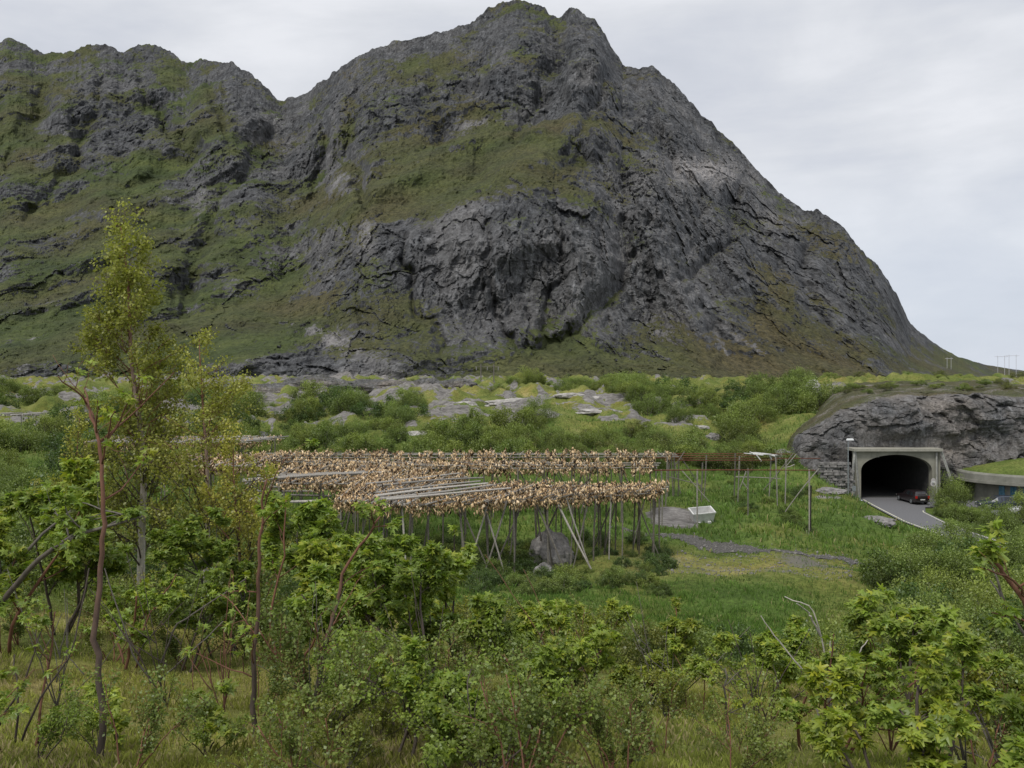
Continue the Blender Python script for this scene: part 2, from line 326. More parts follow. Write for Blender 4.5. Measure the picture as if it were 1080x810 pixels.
_MD = np.array([[330,420,480,600,720,800,900,1050,1200],[300,380,450,560,700,800,900,1050,1200],[300,370,430,540,680,780,880,1020,1150],
 [290,350,420,520,620,700,800,900,1000],[290,345,395,440,500,590,690,790,900],[290,370,405,435,480,590,700,790,880],
 [290,385,412,440,485,560,650,750,850],[290,380,420,460,505,560,620,700,780],[300,400,440,500,560,600,650,700,740],
 [330,430,480,540,590,620,650,680,700],[380,450,500,550,600,640,680,720,760],[450,520,600,700,800,850,900,950,1000],[450,520,600,700,800,850,900,950,1000.]])
GR = [(500,185,120,34,-12,.75),(430,225,70,22,-10,.6),(560,165,50,22,-10,.6),(600,215,70,18,8,.5),(100,210,110,14,-25,.6),(180,175,50,12,-30,.5),(20,150,40,60,0,.5),(0,130,30,20,0,.4),
 (60,320,120,90,0,.55),(130,250,60,40,0,.2),(300,325,110,34,0,.65),(250,260,40,30,0,.25),(330,235,50,25,0,.55),(190,100,14,60,-30,.45),(450,80,50,20,0,.35),(480,70,30,14,0,.3),(560,110,30,40,0,.25),
 (655,295,20,34,30,.7),(620,330,30,22,0,.5),(600,375,60,22,0,.45),(480,390,110,18,0,.5),(780,375,90,34,20,.7),(840,350,60,30,40,.45),(900,385,120,16,0,.6),(730,286,14,10,0,.6),(765,265,22,8,-30,.4),(440,340,40,18,0,.35),(200,380,140,26,0,.3),(690,180,8,6,0,.3),(850,230,20,8,10,.3),(370,160,60,30,0,.25),(230,140,50,30,0,.25),
 (70,100,60,30,0,.1)]
RK = [(530,285,150,62,0,.9),(700,260,90,100,0,.35),(640,350,60,40,-20,.3),(820,290,70,80,45,.25),(300,180,60,70,0,.45),(90,110,80,40,0,.25),(650,110,80,50,0,.35),(260,100,40,30,0,.3),(600,60,60,50,0,.25),(80,270,30,40,0,.2),(310,390,90,16,0,.8),(740,190,50,40,0,.4)]
PL = [(738,190,40,14,0,.9),(500,145,22,10,-10,.45),(365,205,30,26,0,.3),(350,362,50,9,22,.6),(385,250,8,30,-10,.4),(212,225,16,24,0,.35),(35,360,9,42,22,.55),(60,330,4,20,20,.4),(770,378,3.4,44,-33,.6),(790,366,38,2.8,33,.55),(797,398,5,14,0,.7),(395,400,55,7,0,.5),(560,345,80,20,0,.2),(480,250,50,30,0,.2),(700,350,30,20,0,.25),(820,240,20,10,0,.3)]
GUL = [([(297,100),(285,150),(262,190),(238,215),(215,262),(190,330)],9,17),([(97,52),(108,90),(88,140),(78,185),(30,230)],7,12),([(140,52),(158,100),(178,145),(205,170)],6,16),([(205,66),(225,110),(240,150)],6,10),
 ([(585,14),(596,60),(572,110),(545,150)],8,16),([(655,70),(636,112),(618,150),(600,190)],8,13),([(655,240),(662,285),(640,320),(612,350),(560,378)],11,15),([(700,90),(690,140),(712,190),(742,225)],6,10),
 ([(728,268),(738,300),(752,340),(790,385)],9,7),([(790,190),(768,225),(772,262),(730,290)],6,12),([(470,60),(450,110),(462,150)],9,14),([(395,70),(372,120),(365,170),(385,215)],8,16),([(330,110),(345,160),(330,215)],7,14),
 ([(860,240),(845,290),(862,340),(900,380)],8,12),([(425,260),(432,320),(470,372)],5,9),([(50,60),(40,120),(8,180)],8,16),([(512,250),(520,330),(545,372)],4,7),([(585,240),(592,300),(575,350)],4,7)]
BUT = [([(500,150),(485,190)],18,10),([(620,60),(640,150),(680,215)],26,20),([(690,270),(720,330),(735,385)],22,16),([(805,230),(850,310),(925,370)],30,14),([(190,150),(250,180)],18,12),([(70,120),(60,170)],16,14),([(560,30),(540,90)],16,10),([(120,235),(170,300)],20,14),([(640,345),(690,385)],25,10),([(345,135),(395,110)],15,10),([(270,230),(290,285)],16,12)]
def lined(u, v, pts):
    d = np.full(u.shape, 1e9)
    for (x0, y0), (x1, y1) in zip(pts, pts[1:]):
        dx, dy = x1-x0, y1-y0; t = np.clip(((u-x0)*dx+(v-y0)*dy)/(dx*dx+dy*dy), 0, 1); d = np.minimum(d, (u-x0-t*dx)**2+(v-y0-t*dy)**2)
    return d
def mountain():
    U = np.concatenate([np.linspace(-500, -24, 150), np.linspace(-20, 1100, 400 if QK else 1060), np.linspace(1106, 1700, 120)])
    T = np.concatenate([np.linspace(0, 1, 180 if QK else 460)]); uu, tt = np.meshgrid(U, T)
    sk = np.interp(U, SKY[:, 0], SKY[:, 1])
    sk = sk+(2.2*fbm(U/22, 0, 0, 5, .62))*sstep(395, 360, sk)
    base = 416.; py = base+(sk[None]-base)*tt
    def interp_md(u, s):
        iu = np.clip(np.searchsorted(_MU, u)-1, 0, len(_MU)-2); js = np.clip(np.searchsorted(_S, s)-1, 0, len(_S)-2)
        a = np.clip((u-_MU[iu])/(_MU[iu+1]-_MU[iu]), 0, 1); a = a*a*(3-2*a); b = (s-_S[js])/(_S[js+1]-_S[js])
        return (_MD[iu, js]*(1-b)+_MD[iu, js+1]*b)*(1-a)+(_MD[iu+1, js]*(1-b)+_MD[iu+1, js+1]*b)*a
    Y0 = interp_md(uu, tt)
    # soften the table's creases
    k = np.ones(25)/25; Y0 = np.apply_along_axis(lambda r: np.convolve(np.pad(r, 12, 'edge'), k, 'valid'), 0, Y0)
    X = (uu-CX)/F*Y0; Z = CAMZ-(py-HY)/F*Y0
    cliff = np.clip(ell(uu, py, 530, 290, 170, 75)*1.4+ell(uu, py, 690, 330, 60, 70)+ell(uu, py, 720, 200, 110, 90)*.6+ell(uu,py,310,180,70,70)*.7, 0, 1)
    wx = X+9*fbm(X/70, Y0/70, Z/70, 3); wz = Z+9*fbm(X/70+9, Y0/70, Z/70, 3)
    big = ridged((wx+.35*wz)/190, Y0/400, wz/230, 2)*20+ridged((wx-.7*wz)/85, Y0/200, (wz+.3*wx)/120, 2)*13
    uw, pw = uu+9*fbm(uu/28, py/28, 2, 3), py+9*fbm(uu/28, py/28, 8, 3); gul = np.zeros_like(uu)
    for pts, wd, dp in GUL: gl = np.exp(-lined(uw, pw, pts)/wd**2); big = big-dp*gl; gul = np.maximum(gul, gl)
    for pts, wd, dp in BUT: big = big+dp*np.exp(-lined(uw, pw, pts)/wd**2)
    med = ridged((wx+.6*wz)/36, Y0/90, (wz-.4*wx)/52, 3)*3.4+ridged((wx+.9*wz)/26, Y0/90, (wz-.7*wx)/60, 2)*2.4+fbm(wx/20, Y0/30, wz/20, 2)*2.6
    fine = fbm(wx/9, Y0/12, wz/10, 4, .6)*3.+ridged(wx/15+.3*wz/15, Y0/30, wz/16, 3, .6)*1.6
    colm = ridged(wx/11, Y0/60, wz/75, 3, .6)*3.6*cliff+ridged(wx/5, Y0/60, wz/45, 2, .6)*1.6*cliff
    lm = np.clip(fbm(X/120+4, 3, Z/90, 2)*1.6, 0, 1)
    led = (Z+.38*X+22*fbm(X/60, Y0/60, Z/45, 3))/21; saw = led-np.floor(led); ledge = (saw**1.8)*-3.2*lm
    lm2 = np.clip(fbm(X/60+4, 8, Z/50, 2)*1.8, 0, 1); led2 = (Z-.55*X+12*fbm(X/30, Y0/40, Z/25, 3))/10; s2 = led2-np.floor(led2); ledge += -(s2**1.6)*1.8*lm2
    jx, jz = wx*.35+X*.65+2.5*fbm(X/9, Y0/9, Z/9, 3), wz*.35+Z*.65+2.5*fbm(X/9, 5, Z/9, 3)
    c1, d1 = worley((jx+.35*jz)/15, (jz-.25*jx)/(24+22*0)); c2, d2 = worley((jx-.2*jz)/6.5+40, (jz+.35*jx)/11+9); c3, d3 = worley((jx+.15*jz)/3.4+7, jz/6.+31)
    c4, d4 = worley((jx+.08*jz)/5.+17, jz/34.+3); blk = (c1-.5*d1)*2.4+(c2-.5*d2)*1.2+(c3-.4*d3)*.5+(c4-.4*d4)*1.7*cliff
    foot = sstep(0, .10, tt); crest = 1-.92*sstep(.80, 1, tt); edge = sstep(1000, 900, uu)*.93+.07
    soft = 1-.6*np.clip(sum(w*ell(uu, py, *e[:4], e[4]) for *e, w in [(*g[:5], g[5]) for g in GR]), 0, 1)
    disp = (big*foot*crest+(med*.6*soft+fine*.55*soft+colm*.6+blk*soft+ledge*soft)*(.25+.75*foot)*(.35+.65*crest))*edge
    Yf = Y0-disp; Zf = Z+.25*fine*edge+(fbm(X/14, 2, Y0/14, 3, .6)*2.)*edge*sstep(.7, 1, tt)
    V = np.stack([X*(Yf/Y0), Yf, Zf], -1)
    # normals -> slope
    du = np.gradient(V, axis=1); dv = np.gradient(V, axis=0); n = np.cross(du, dv); n /= np.linalg.norm(n, axis=2)[..., None]+1e-9
    nz = np.abs(n[..., 2])
    g = np.zeros_like(X)+.145+.05*sstep(450, 100, uu)
    for e in GR: g = g+e[5]*ell(uu+16*fbm(uu/30, py/30, 1, 3), py+9*fbm(uu/30, py/30, 5, 3), *e[:5])
    for e in RK: g = g-e[5]*ell(uu, py, *e[:5])*.75
    g = g+1.15*(nz-.60)+.62*fbm(X/60, Y0/60, Z/40, 6, .68)+.02*sstep(420, 60, uu)+.05+.30*gul*sstep(700, 600, uu)
    pl = np.zeros_like(X)
    for e in PL: pl = np.maximum(pl, e[5]*ell(uu+3*fbm(uu/9, py/9, 1, 3), py+3*fbm(uu/9, py/9, 7, 3), *e[:5]))
    pl = np.clip(pl+.10*fbm(X/25, 0, Z/50, 4)+.42*np.clip(fbm(X/55+.3*Z/55, 2, Z/70, 5, .6)-.15, 0, 1)*(.25+.75*cliff)+.22*np.clip(c1, 0, 1)*cliff, 0, 1)
    g = g-1.1*np.clip(pl-.35, 0, 1)+.28*ell(uu, py, 420, 215, 130, 26, -8)+.2*ell(uu, py, 140, 205, 90, 18, -25)
    br = np.clip(.27+.55*fbm(X/90, Y0/90, Z/60, 4)+.25*sstep(200, 420, uu)+.3*ell(uu, py, 340, 335, 90, 25)+.35*ell(uu, py, 820, 370, 120, 40), 0, 1)
    C = np.stack([np.clip(g, 0, 1), pl, br], -1)
    # back slope
    rows = []
    for q in range(1, 15):
        r = V[-1].copy(); r[:, 1] += q*22+q*q*2; r[:, 0] *= r[:, 1]/V[-1][:, 1]; r[:, 2] = V[-1][:, 2]*max(0, 1-(q/14)**1.2)-q*1.2+np.where(V[-1][:,2]<60, -q*1., 0); rows.append(r)
    V = np.concatenate([V, np.array(rows)]); C = np.concatenate([C, np.repeat(C[-1:], 14, 0)])
    b = MB(); b.grid(V, C); o = b.build('mountain', M_mtn, smooth=False); tag(o, None, None, kind='structure')
mountain()
# ------------------------------------------------------------------ rock outcrop over the tunnel
def outcrop():
    U = np.linspace(33.2, 84, 400); S = np.linspace(0, 1, 260); xx, ss = np.meshgrid(U, S)
    top = np.interp(U, [33, 34, 36, 38.5, 41, 44, 50, 57, 62, 68, 84], [3.2, 4.6, 7.4, 9.2, 10.8, 11.7, 12.2, 12.4, 11.9, 12.5, 12.6])
    yf = np.interp(U, [33, 36, 39, 44, 50, 56, 62, 70, 84], [107, 104, 102.3, 101.8, 102.0, 102.5, 102.5, 104, 108])
    ft = .58; a = np.clip(ss/ft, 0, 1); bk = np.clip((ss-ft)/(1-ft), 0, 1)
    z = top[None]*np.sin(a*math.pi/2)**.85; y = yf[None]+3.6*(1-np.cos(a*math.pi/2))**1.3-1.0*np.sin(a*math.pi)
    z = z+bk*1.2*np.sin(bk*2.4); y = y+bk**1.3*66
    z = np.where(ss == 0, -.6, z)
    n = fbm(xx/7, y/7, z/5, 4, .55)*1.5+ridged((xx+.4*z)/3.2, y/5, z/3.2, 3, .55)*.25+fbm(xx/.9, y/.9, z/.9, 3, .6)*.16; fr = 1-.75*sstep(.0, .5, bk)
    cr = ridged((xx+.9*z)/8, y/9, z/9, 2)*.8
    q1, e1 = worley((xx+.5*z)/2.6+.4*n, (z-.15*xx)/1.7+.3*n+50); q2, e2 = worley((xx-.3*z)/1.0+.5*n+9, (z+.2*xx)/.8+y/2.); q3, e3 = worley(xx/5.5+.3*n+3, z/4.5+20); n = n*.75+(q1-.7*e1)*.38+(q2-.6*e2)*.14+(q3-.5*e3)*.55
    y2 = y-(n+cr)*fr; z2 = z+.35*fbm(xx/5, y/8, 3, 4)*(.2+a)
    endf = sstep(33.2, 35.5, xx); z2 = z2*endf-1.*(1-endf)
    prt = sstep(36.5, 39.5, xx)*sstep(53, 50, xx)*sstep(8.5, 6.6, z2); y2 = y2*(1-prt)+np.maximum(y2, 101.2)*prt
    xx = xx+bk**1.3*27*np.clip(1-(xx-33)/45, 0, 1)
    py = HY+(CAMZ-z2)*F/y2; pu = CX+F*xx/y2
    g = sstep(.47, .58, ss)*.80+.45*fbm(xx/4, y/6, 0, 4)-.10+.25*sstep(.25, .45, ss)*np.clip(fbm(xx/2, y/2, z/2, 3), 0, 1)+.2*sstep(.8, 1, ss)
    pale = np.clip(.25+.3*fbm(xx/4, y/5, z/4, 4)+.55*sstep(.5, .6, ss), 0, 1)*.8+.45*ell(pu, py, 1003, 475, 22, 18, 0)
    C = np.stack([np.clip(g, 0, 1)*1., np.clip(pale, 0, 1), np.clip(.6+.5*fbm(xx/6, y/6, 1, 3), 0, 1)], -1)
    hole = (xx > 39.9) & (xx < 49.9) & (z2 < 5.5) & (ss < ft)
    k = ~(hole[:-1, :-1] | hole[1:, 1:])
    V = np.stack([xx, y2, z2], -1); b = MB(); b.grid(V, C, k); o = b.build('rock_outcrop', M_outcrop)
    tag(o, 'broad grey rock hill with the road tunnel cut through it', 'rock hill', kind='structure')
outcrop()
exec_part2 = True
#--PART2
# ------------------------------------------------------------------ road, lane, path
def strip(name, L, R, mat, z=.0, n=60, m=8, drape=False, dz=.03, wob=0):
    L, R = np.array(L, float), np.array(R, float); t = np.linspace(0, 1, n); s = np.linspace(0, 1, len(L))
    l = np.stack([np.interp(t, s, L[:, 0]), np.interp(t, s, L[:, 1])], 1); r = np.stack([np.interp(t, s, R[:, 0]), np.interp(t, s, R[:, 1])], 1)
    if wob:
        o = fbm(l[:, 0]/1.2, l[:, 1]/1.2, 4, 5, .75)*wob; d = r-l; d /= np.linalg.norm(d, axis=1)[:, None]; l = l+d*o[:, None]; o = fbm(r[:, 0]/1.2, r[:, 1]/1.2, 9, 5, .75)*wob; r = r+d*o[:, None]
    q = np.linspace(0, 1, m)[None, :, None]; V = l[:, None]*(1-q)+r[:, None]*q
    Z = H(V[..., 0], V[..., 1])+dz if drape else np.full(V.shape[:2], z)
    b = MB(); b.grid(np.concatenate([V, Z[..., None]], -1)); return tag(b.build(name, mat, smooth=True), None, None, kind='structure')
yy_ = np.array([-20, 30, 55, 66, 78, 84, 90, 95, 100, 101, 170]); LL = np.array([38.6, 38.6, 38.6, 38.8, 38.4, 38.4, 39.2, 39.9, 40.7, 40.8, 40.8]); RR = np.array([42.6, 42.6, 42.6, 42.6, 42.2, 42.6, 43.6, 46, 48.9, 48.9, 48.9])
yd = np.linspace(30, 101, 120)
road = strip('road', np.stack([np.interp(yd, yy_, LL), yd], 1), np.stack([np.interp(yd, yy_, RR), yd], 1), M_asph, .0, 120, 4)
strip('tunnel_floor', [(40.3, 100.4), (40.3, 163)], [(49.4, 100.4), (49.4, 163)], M_bore, -.004, 10, 3)  # darker than the road asphalt: tunnel shade put into the floor colour
strip('side_road', [(45, 93.2), (50, 93.8), (56, 95.2), (70, 97)], [(46.2, 97.5), (50, 98.2), (56, 99.2), (70, 101)], M_asph, .006, 40, 4)
strip('parking_area', [(50, 80), (56, 78), (75, 78)], [(50, 94.6), (56, 95.6), (75, 96)], M_asph, .003, 20, 4)
yl = np.linspace(50, 99.4, 80)
strip('road_edge_line', np.stack([np.interp(yl, yy_, LL)+.24, yl], 1), np.stack([np.interp(yl, yy_, LL)+.40, yl], 1), M_line, .008, 80, 2)
yl = np.linspace(60, 91, 50)
strip('kerb_line', np.stack([np.interp(yl, yy_, RR)-.30, yl], 1), np.stack([np.interp(yl, yy_, RR)-.18, yl], 1), M_line, .008, 50, 2)
def pxp(l): return [XY(a, b) for a, b in l]
strip('gravel_path', pxp([(655, 65.7), (690, 63.4), (740, 60.9), (800, 59.4), (870, 58.8), (935, 58.9)]), pxp([(655, 67), (690, 65.2), (740, 62.8), (800, 60.8), (870, 59.8), (935, 59.6)]), M_gravel, n=260, m=10, drape=True, dz=.03, wob=.65)
# ------------------------------------------------------------------ tunnel portal
def portal():
    t = thing('tunnel_portal', 'concrete tunnel portal with a dark arched opening under the grey rock', 'tunnel portal', (45, 100, 0))
    x0, x1, sp, ht = -4.3, 4.0, 3.3, 5.2; cx = (x0+x1)/2; a = (x1-x0)/2
    arch = [(x0, -.3), (x0, sp)]+[(cx-a*math.cos(k*math.pi/28), sp+(ht-sp)*math.sin(k*math.pi/28)**.9) for k in range(1, 28)]+[(x1, sp), (x1, -.3)]
    arch = np.array(arch); n = len(arch)
    # outer outline sampled to match
    out = []
    for (x, z) in arch:
        if z <= sp: out.append((-5.0 if x < cx else 4.65, z))
        else:
            an = math.atan2(z-sp, x-cx); tx = (5.0-abs(cx)) ; sx = 4.65-cx if math.cos(an) > 0 else cx+5.0; r = min(sx/max(abs(math.cos(an)), 1e-6), (5.62-sp)/max(math.sin(an), 1e-6)); out.append((cx+r*math.cos(an), sp+r*math.sin(an)))
    out = np.array(out); b = MB(); y0, y1 = -.5, .35
    def R(o, y): return np.stack([o[:, 0], np.full(n, y), o[:, 1]], 1)
    b.grid(np.stack([R(out, y0), R(arch, y0)])); b.grid(np.stack([R(arch, y0), R(arch, y1)])); b.grid(np.stack([R(out, y1), R(out, y0)]))
    b.build('facade', M_conc, t)
    c = MB(); c.box((-.15, .2, 5.78), (10.3, 2.4, .30)); c.build('top_slab', col_mat('slab_concrete', (.26, .25, .21), (.38, .37, .31), 3, .9, .2, .01), t)
    c = MB()  # bore
    V = np.stack([R(arch, y) for y in (.35, .8, 2, 6, 14, 30, 62)]); c.grid(V); e = R(arch, 62); e2 = e.copy(); e2[:, 2] = -.3; c.grid(np.stack([e, e2])); c.build('bore', M_bore, t, smooth=True)
    c = MB(); c.box((4.9, -.1, 2.6), (.25, .5, 5.9)); c.build('side_wall', M_conc, t)
    mb = col_mat('pale_board', (.26, .26, .24), (.42, .42, .38), 4, .85, .2, .01)
    for x, xe, ze in ((-5.05, -5.75, .5), (5.0, 6.0, 2.2)):
        c = MB(); c.tube([(x, -.62, 5.6), (xe, -1.0, ze)], .15, 4); c.build('brace', mb, t)
    c = MB(); c.tube([(4.45, -.62, 5.5), (4.5, -.62, -.2)], .12, 4); c.build('corner_post', mb, t)
    c = MB(); c.tube([(-5.0, -.6, 5.6), (-4.55, -.62, -.1)], .13, 4); c.build('corner_post', mb, t)
    l = MB(); l.box((-1.35, 1.9, 4.75), (.34, .2, .12)); l.build('light_fitting', M_metal, t)
portal()
def pole_lamp():
    x, y = XY(894.5, 97.5); z = h1(x, y)
    t = thing('street_lamp', 'slim grey street lamp with a flat white head left of the tunnel', 'street lamp', (x, y, z-.3)); b = MB(); top = 7.05-z+.3
    b.tube([(0, 0, 0), (0, 0, top)], [.09, .06], 8); b.build('pole', M_metal, t); b = MB()
    b.tube([(0, 0, top-.03), (.5, 0, top+.05)], .04, 6); b.build('arm', M_metal, t)
    b = MB(); b.add(*boxr(.22, -0., top+.08, .78, .36, .2)); b.build('lamp_head', col_mat('lamp_white', (.75, .76, .76), (.85, .86, .86), 3, .5, 0), t)
def boxr(cx, cy, cz, sx, sy, sz, tp=.8):
    v = [(cx+i*sx/2*(tp if k > 0 else 1), cy+j*sy/2*(tp if k > 0 else 1), cz+k*sz/2) for i in (-1, 1) for j in (-1, 1) for k in (-1, 1)]
    return np.array(v), np.array([[0,1,3,2],[4,6,7,5],[0,4,5,1],[2,3,7,6],[0,2,6,4],[1,5,7,3]])
pole_lamp()
def sign_posts():
    x, y = XY(900.5, 94.5); z = h1(x, y)-.2
    t = thing('road_sign', 'small grey sign on a thin post beside the street lamp', 'road sign', (x, y, z)); b = MB(); b.tube([(0, 0, 0), (0, 0, 13.9-11.55-z)], .05, 8); b.build('post', M_metal, t)
    b = MB(); b.box((0, -.07, 13.9-12.0-z), (.42, .03, .55)); b.build('sign_plate', M_metal, t)
    x, y = XY(984, 98.4); z0 = -.1
    t = thing('speed_sign', 'round white speed limit sign on the right edge of the tunnel portal', 'road sign', (x, y, z0)); b = MB(); b.tube([(0, 0, 0), (0, 0, 2.45)], .045, 8); b.build('post', M_metal, t)
    zc = CAMZ-110*98.4/900-z0
    def disc(r, yy, m, name, r0=0, par=t):
        b = MB(); th = np.linspace(0, 2*math.pi, 33)[:-1]; o = np.stack([r*np.cos(th), np.full(32, yy), zc+r*np.sin(th)], 1)
        if r0: b.grid(np.stack([np.concatenate([o, o[:1]]), np.concatenate([o, o[:1]])*[r0/r, 1, 1]+[0, 0, zc*(1-r0/r)]]))
        else: b.add(np.concatenate([o, o+[0, .03, 0]]), [list(range(32)), list(range(63, 31, -1))]+[[k, (k+1) % 32, (k+1) % 32+32, k+32] for k in range(32)])
        return b.build(name, m, par)
    f = disc(.33, -.10, M_white, 'sign_face'); disc(.33, -.104, col_mat('sign_grey', (.40, .38, .36), (.5, .48, .46), 3, .6, 0), 'border', .28)
    # numerals 50 as strokes
    b = MB(); s = .10
    five = [(1, 2), (0, 2), (0, 1.15), (.8, 1.15), (1, .8), (1, .3), (.7, 0), (0, 0)]; zero = [(.2, 0), (0, .4), (0, 1.6), (.2, 2), (.8, 2), (1, 1.6), (1, .4), (.8, 0), (.2, 0)]
    for g, ox in ((five, -1.35), (zero, .3)): b.tube([((ox+a)*s, -.108, zc+(c-1)*s*1.05) for a, c in g], .022, 4)
    b.build('numerals', M_dark, t)
sign_posts()
def stone_block(rng, c, s, col=(1, 1, 1)):
    v, f = boxr(0, 0, 0, *s, .9); v = v*rng.uniform(.85, 1.12, v.shape); a = rng.uniform(-.15, .15); v = v@np.array([[math.cos(a), math.sin(a), 0], [-math.sin(a), math.cos(a), 0], [0, 0, 1]])
    return v+np.array(c), f
def dry_wall():
    r = np.random.default_rng(3); b = MB()
    for k in range(13):
        z = 4.3-k*.30; x = 35.4
        while x < 38.9:
            w_ = r.uniform(.35, .9); b.add(*stone_block(r, (x+w_/2, 98.6+.12*r.normal()-k*.02-.2*(x-36.7)*0, z), (w_*.96, .7, .27))); x += w_
    o = b.build('stone_wall', M_stone); tag(o, 'dry stone retaining wall of dark stacked slabs left of the portal', 'stone wall')
dry_wall()
# ------------------------------------------------------------------ cars
def car(name, label, x, y, rz, paint, group=None):
    t = thing(name, label, 'car', (x, y, .01), rz, group)
    m, nt, b = nmat('car_paint', .3, .6); b.inputs['Base Color'].default_value = (*paint, 1); b.inputs['Coat Weight'].default_value = .6
    v = coords(nt); nt.links.new(mix(nt, noise(nt, v, 3), tuple(.85*c for c in paint), tuple(1.1*c for c in paint)), b.inputs['Base Color'])
    gl, nt2, b2 = nmat('car_glass', .08, .8); b2.inputs['Base Color'].default_value = (.015, .018, .02, 1)
    # stations along y (front +): y, half width, sill z, belt z, roof z, roof half width
    S = [(-2.22, .70, .42, .78, .80, .60), (-2.18, .80, .30, .92, .98, .66), (-2.05, .85, .26, .95, 1.22, .60), (-1.80, .87, .25, .95, 1.42, .58), (-1.0, .89, .24, .94, 1.47, .60), (-.1, .89, .24, .92, 1.46, .60), (.45, .89, .24, .90, 1.36, .59), (1.15, .88, .24, .88, .93, .62), (1.75, .86, .25, .80, .82, .64), (2.1, .80, .28, .70, .72, .60), (2.25, .66, .36, .60, .62, .50)]
    R = []
    for (yy, hw, sz, bz, rz_, rh) in S:
        h = [(-hw*.93, sz), (-hw, sz+.18), (-hw, bz-.12), (-hw*.96, bz), (-rh-.03, rz_-.05), (-rh+.08, rz_)]; R.append([(a, yy, c) for a, c in h]+[(-a, yy, c) for a, c in h[::-1]])
    R = np.array(R); bd = MB(); bd.grid(np.concatenate([R, R[:, :1]], 1)); bd.add(R[0], [list(range(12))]); bd.add(R[-1], [list(range(12))[::-1]]); o = bd.build('body', m, t, smooth=False)
    for s in (-1, 1):
        g = MB()
        for (i, j, f0, f1) in ((2, 4, .3, .95), (4, 5, .06, .94), (5, 7, .04, .62)):
            def pt(i, j, f, w_): 
                A, B = R[i], R[j]; k = (3, 4); p = A[k[w_]]*(1-f)+B[k[w_]]*f; return p
            q = [pt(i, j, f0, 0), pt(i, j, f1, 0), pt(i, j, f1, 1), pt(i, j, f0, 1)]; c = np.mean(q, 0); q = [c+(p-c)*.88 for p in q]
            q = np.array([(p[0] if s < 0 else -p[0], p[1], p[2]) for p in q])+np.array([s*.012, 0, .004]); g.add(q, [[0, 1, 2, 3]])
        g.build('side_window', gl, t)
    g = MB(); g.add([(-.66, -2.125, 1.0), (.66, -2.125, 1.0), (.52, -1.93, 1.36), (-.52, -1.93, 1.36)], [[0, 1, 2, 3]]); g.build('rear_window', gl, t)
    g = MB(); g.add([(-.70, 1.10, .97), (.70, 1.10, .97), (.54, .52, 1.355), (-.54, .52, 1.355)], [[0, 1, 2, 3]]); g.build('windscreen', gl, t)
    red = col_mat('tail_lamp_red', (.30, .012, .01), (.42, .02, .015), 5, .25, 0, spec=.6)
    for s in (-1, 1):
        g = MB(); g.box((s*.70, -2.17, .84), (.22, .12, .30)); g.build('tail_light', red, t)
        g = MB(); g.box((s*.60, 2.17, .60), (.30, .10, .14)); g.build('headlight', M_white, t)
        for yy in (-1.35, 1.38):
            w_ = MB(); w_.tube([(s*.70, yy, .32), (s*.90, yy, .32)], .32, 20); tt = w_.build('wheel', M_dark, t); w_ = MB(); w_.tube([(s*.895, yy, .32), (s*.915, yy, .32)], [.21, .19], 12); w_.build('rim', M_metal, tt)
    g = MB(); g.box((0, -2.235, .58), (.52, .02, .12)); g.build('number_plate', M_white, t)
    g = MB(); g.box((0, -2.23, .40), (1.5, .12, .16)); g.build('bumper', M_dark, t)
    return t
car('estate_car', 'dark maroon estate car turning into the tunnel mouth', 45.6, 97.2, math.radians(3), (.018, .012, .013))
car('parked_car', 'white car parked behind the bushes below the grass roof', 53.2, 87.0, math.radians(70), (.62, .63, .64))
car('parked_car', 'dark blue car parked nearest the side road', 52.6, 92.0, math.radians(80), (.02, .03, .05))
# ------------------------------------------------------------------ grass roofed building
def roof_building():
    t = thing('grass_roof_building', 'low round concrete building with a green grass roof right of the tunnel', 'building', (66, 99, 0))
    th = np.linspace(math.radians(150), math.radians(330), 60); r = 14.0
    def ring(r, z): return np.stack([r*np.cos(th), r*.62*np.sin(th), np.full(60, z)], 1)
    mw = col_mat('building_concrete', (.14, .14, .115), (.22, .215, .18), 1.5, .9, .2, .02)
    b = MB(); b.grid(np.stack([ring(r-1.2, -.1), ring(r-1.2, 2.3)])); b.build('wall', mw, t, True)
    b = MB(); b.grid(np.stack([ring(r-1.25, 2.3), ring(r, 2.3), ring(r, 2.6), ring(r-.15, 2.6), ring(r-.15, 3.25), ring(r-.3, 3.45), ring(r-.6, 3.45)])); b.build('fascia', col_mat('fascia_concrete', (.18, .18, .15), (.27, .265, .23), 1.2, .9, .2, .02), t)
    b = MB(); q = [ring(r-.6, 3.40), ring(r-2, 3.8), ring(r*.6, 4.5), ring(r*.2, 5.2), ring(.05, 5.3)]
    b.grid(np.stack(q), (.75, 0, .1)); b.build('grass_roof', M_ground, t, True)
    gb = col_mat('blue_window', (.03, .10, .16), (.10, .22, .30), 2, .2, 0, spec=.6)
    for a in np.arange(208, 300, 7):
        c, s = math.cos(math.radians(a)), math.sin(math.radians(a)); b = MB(); b.box(((r-1.2)*c*1.003, (r-1.2)*.62*s*1.006, 1.25), (1.0 if a > 225 else .6, .1, 1.7), math.atan2(s*.62, c)+math.pi/2+(.25 if a < 240 else 0)); b.build('window', gb if a < 225 else M_dark, t)
roof_building()
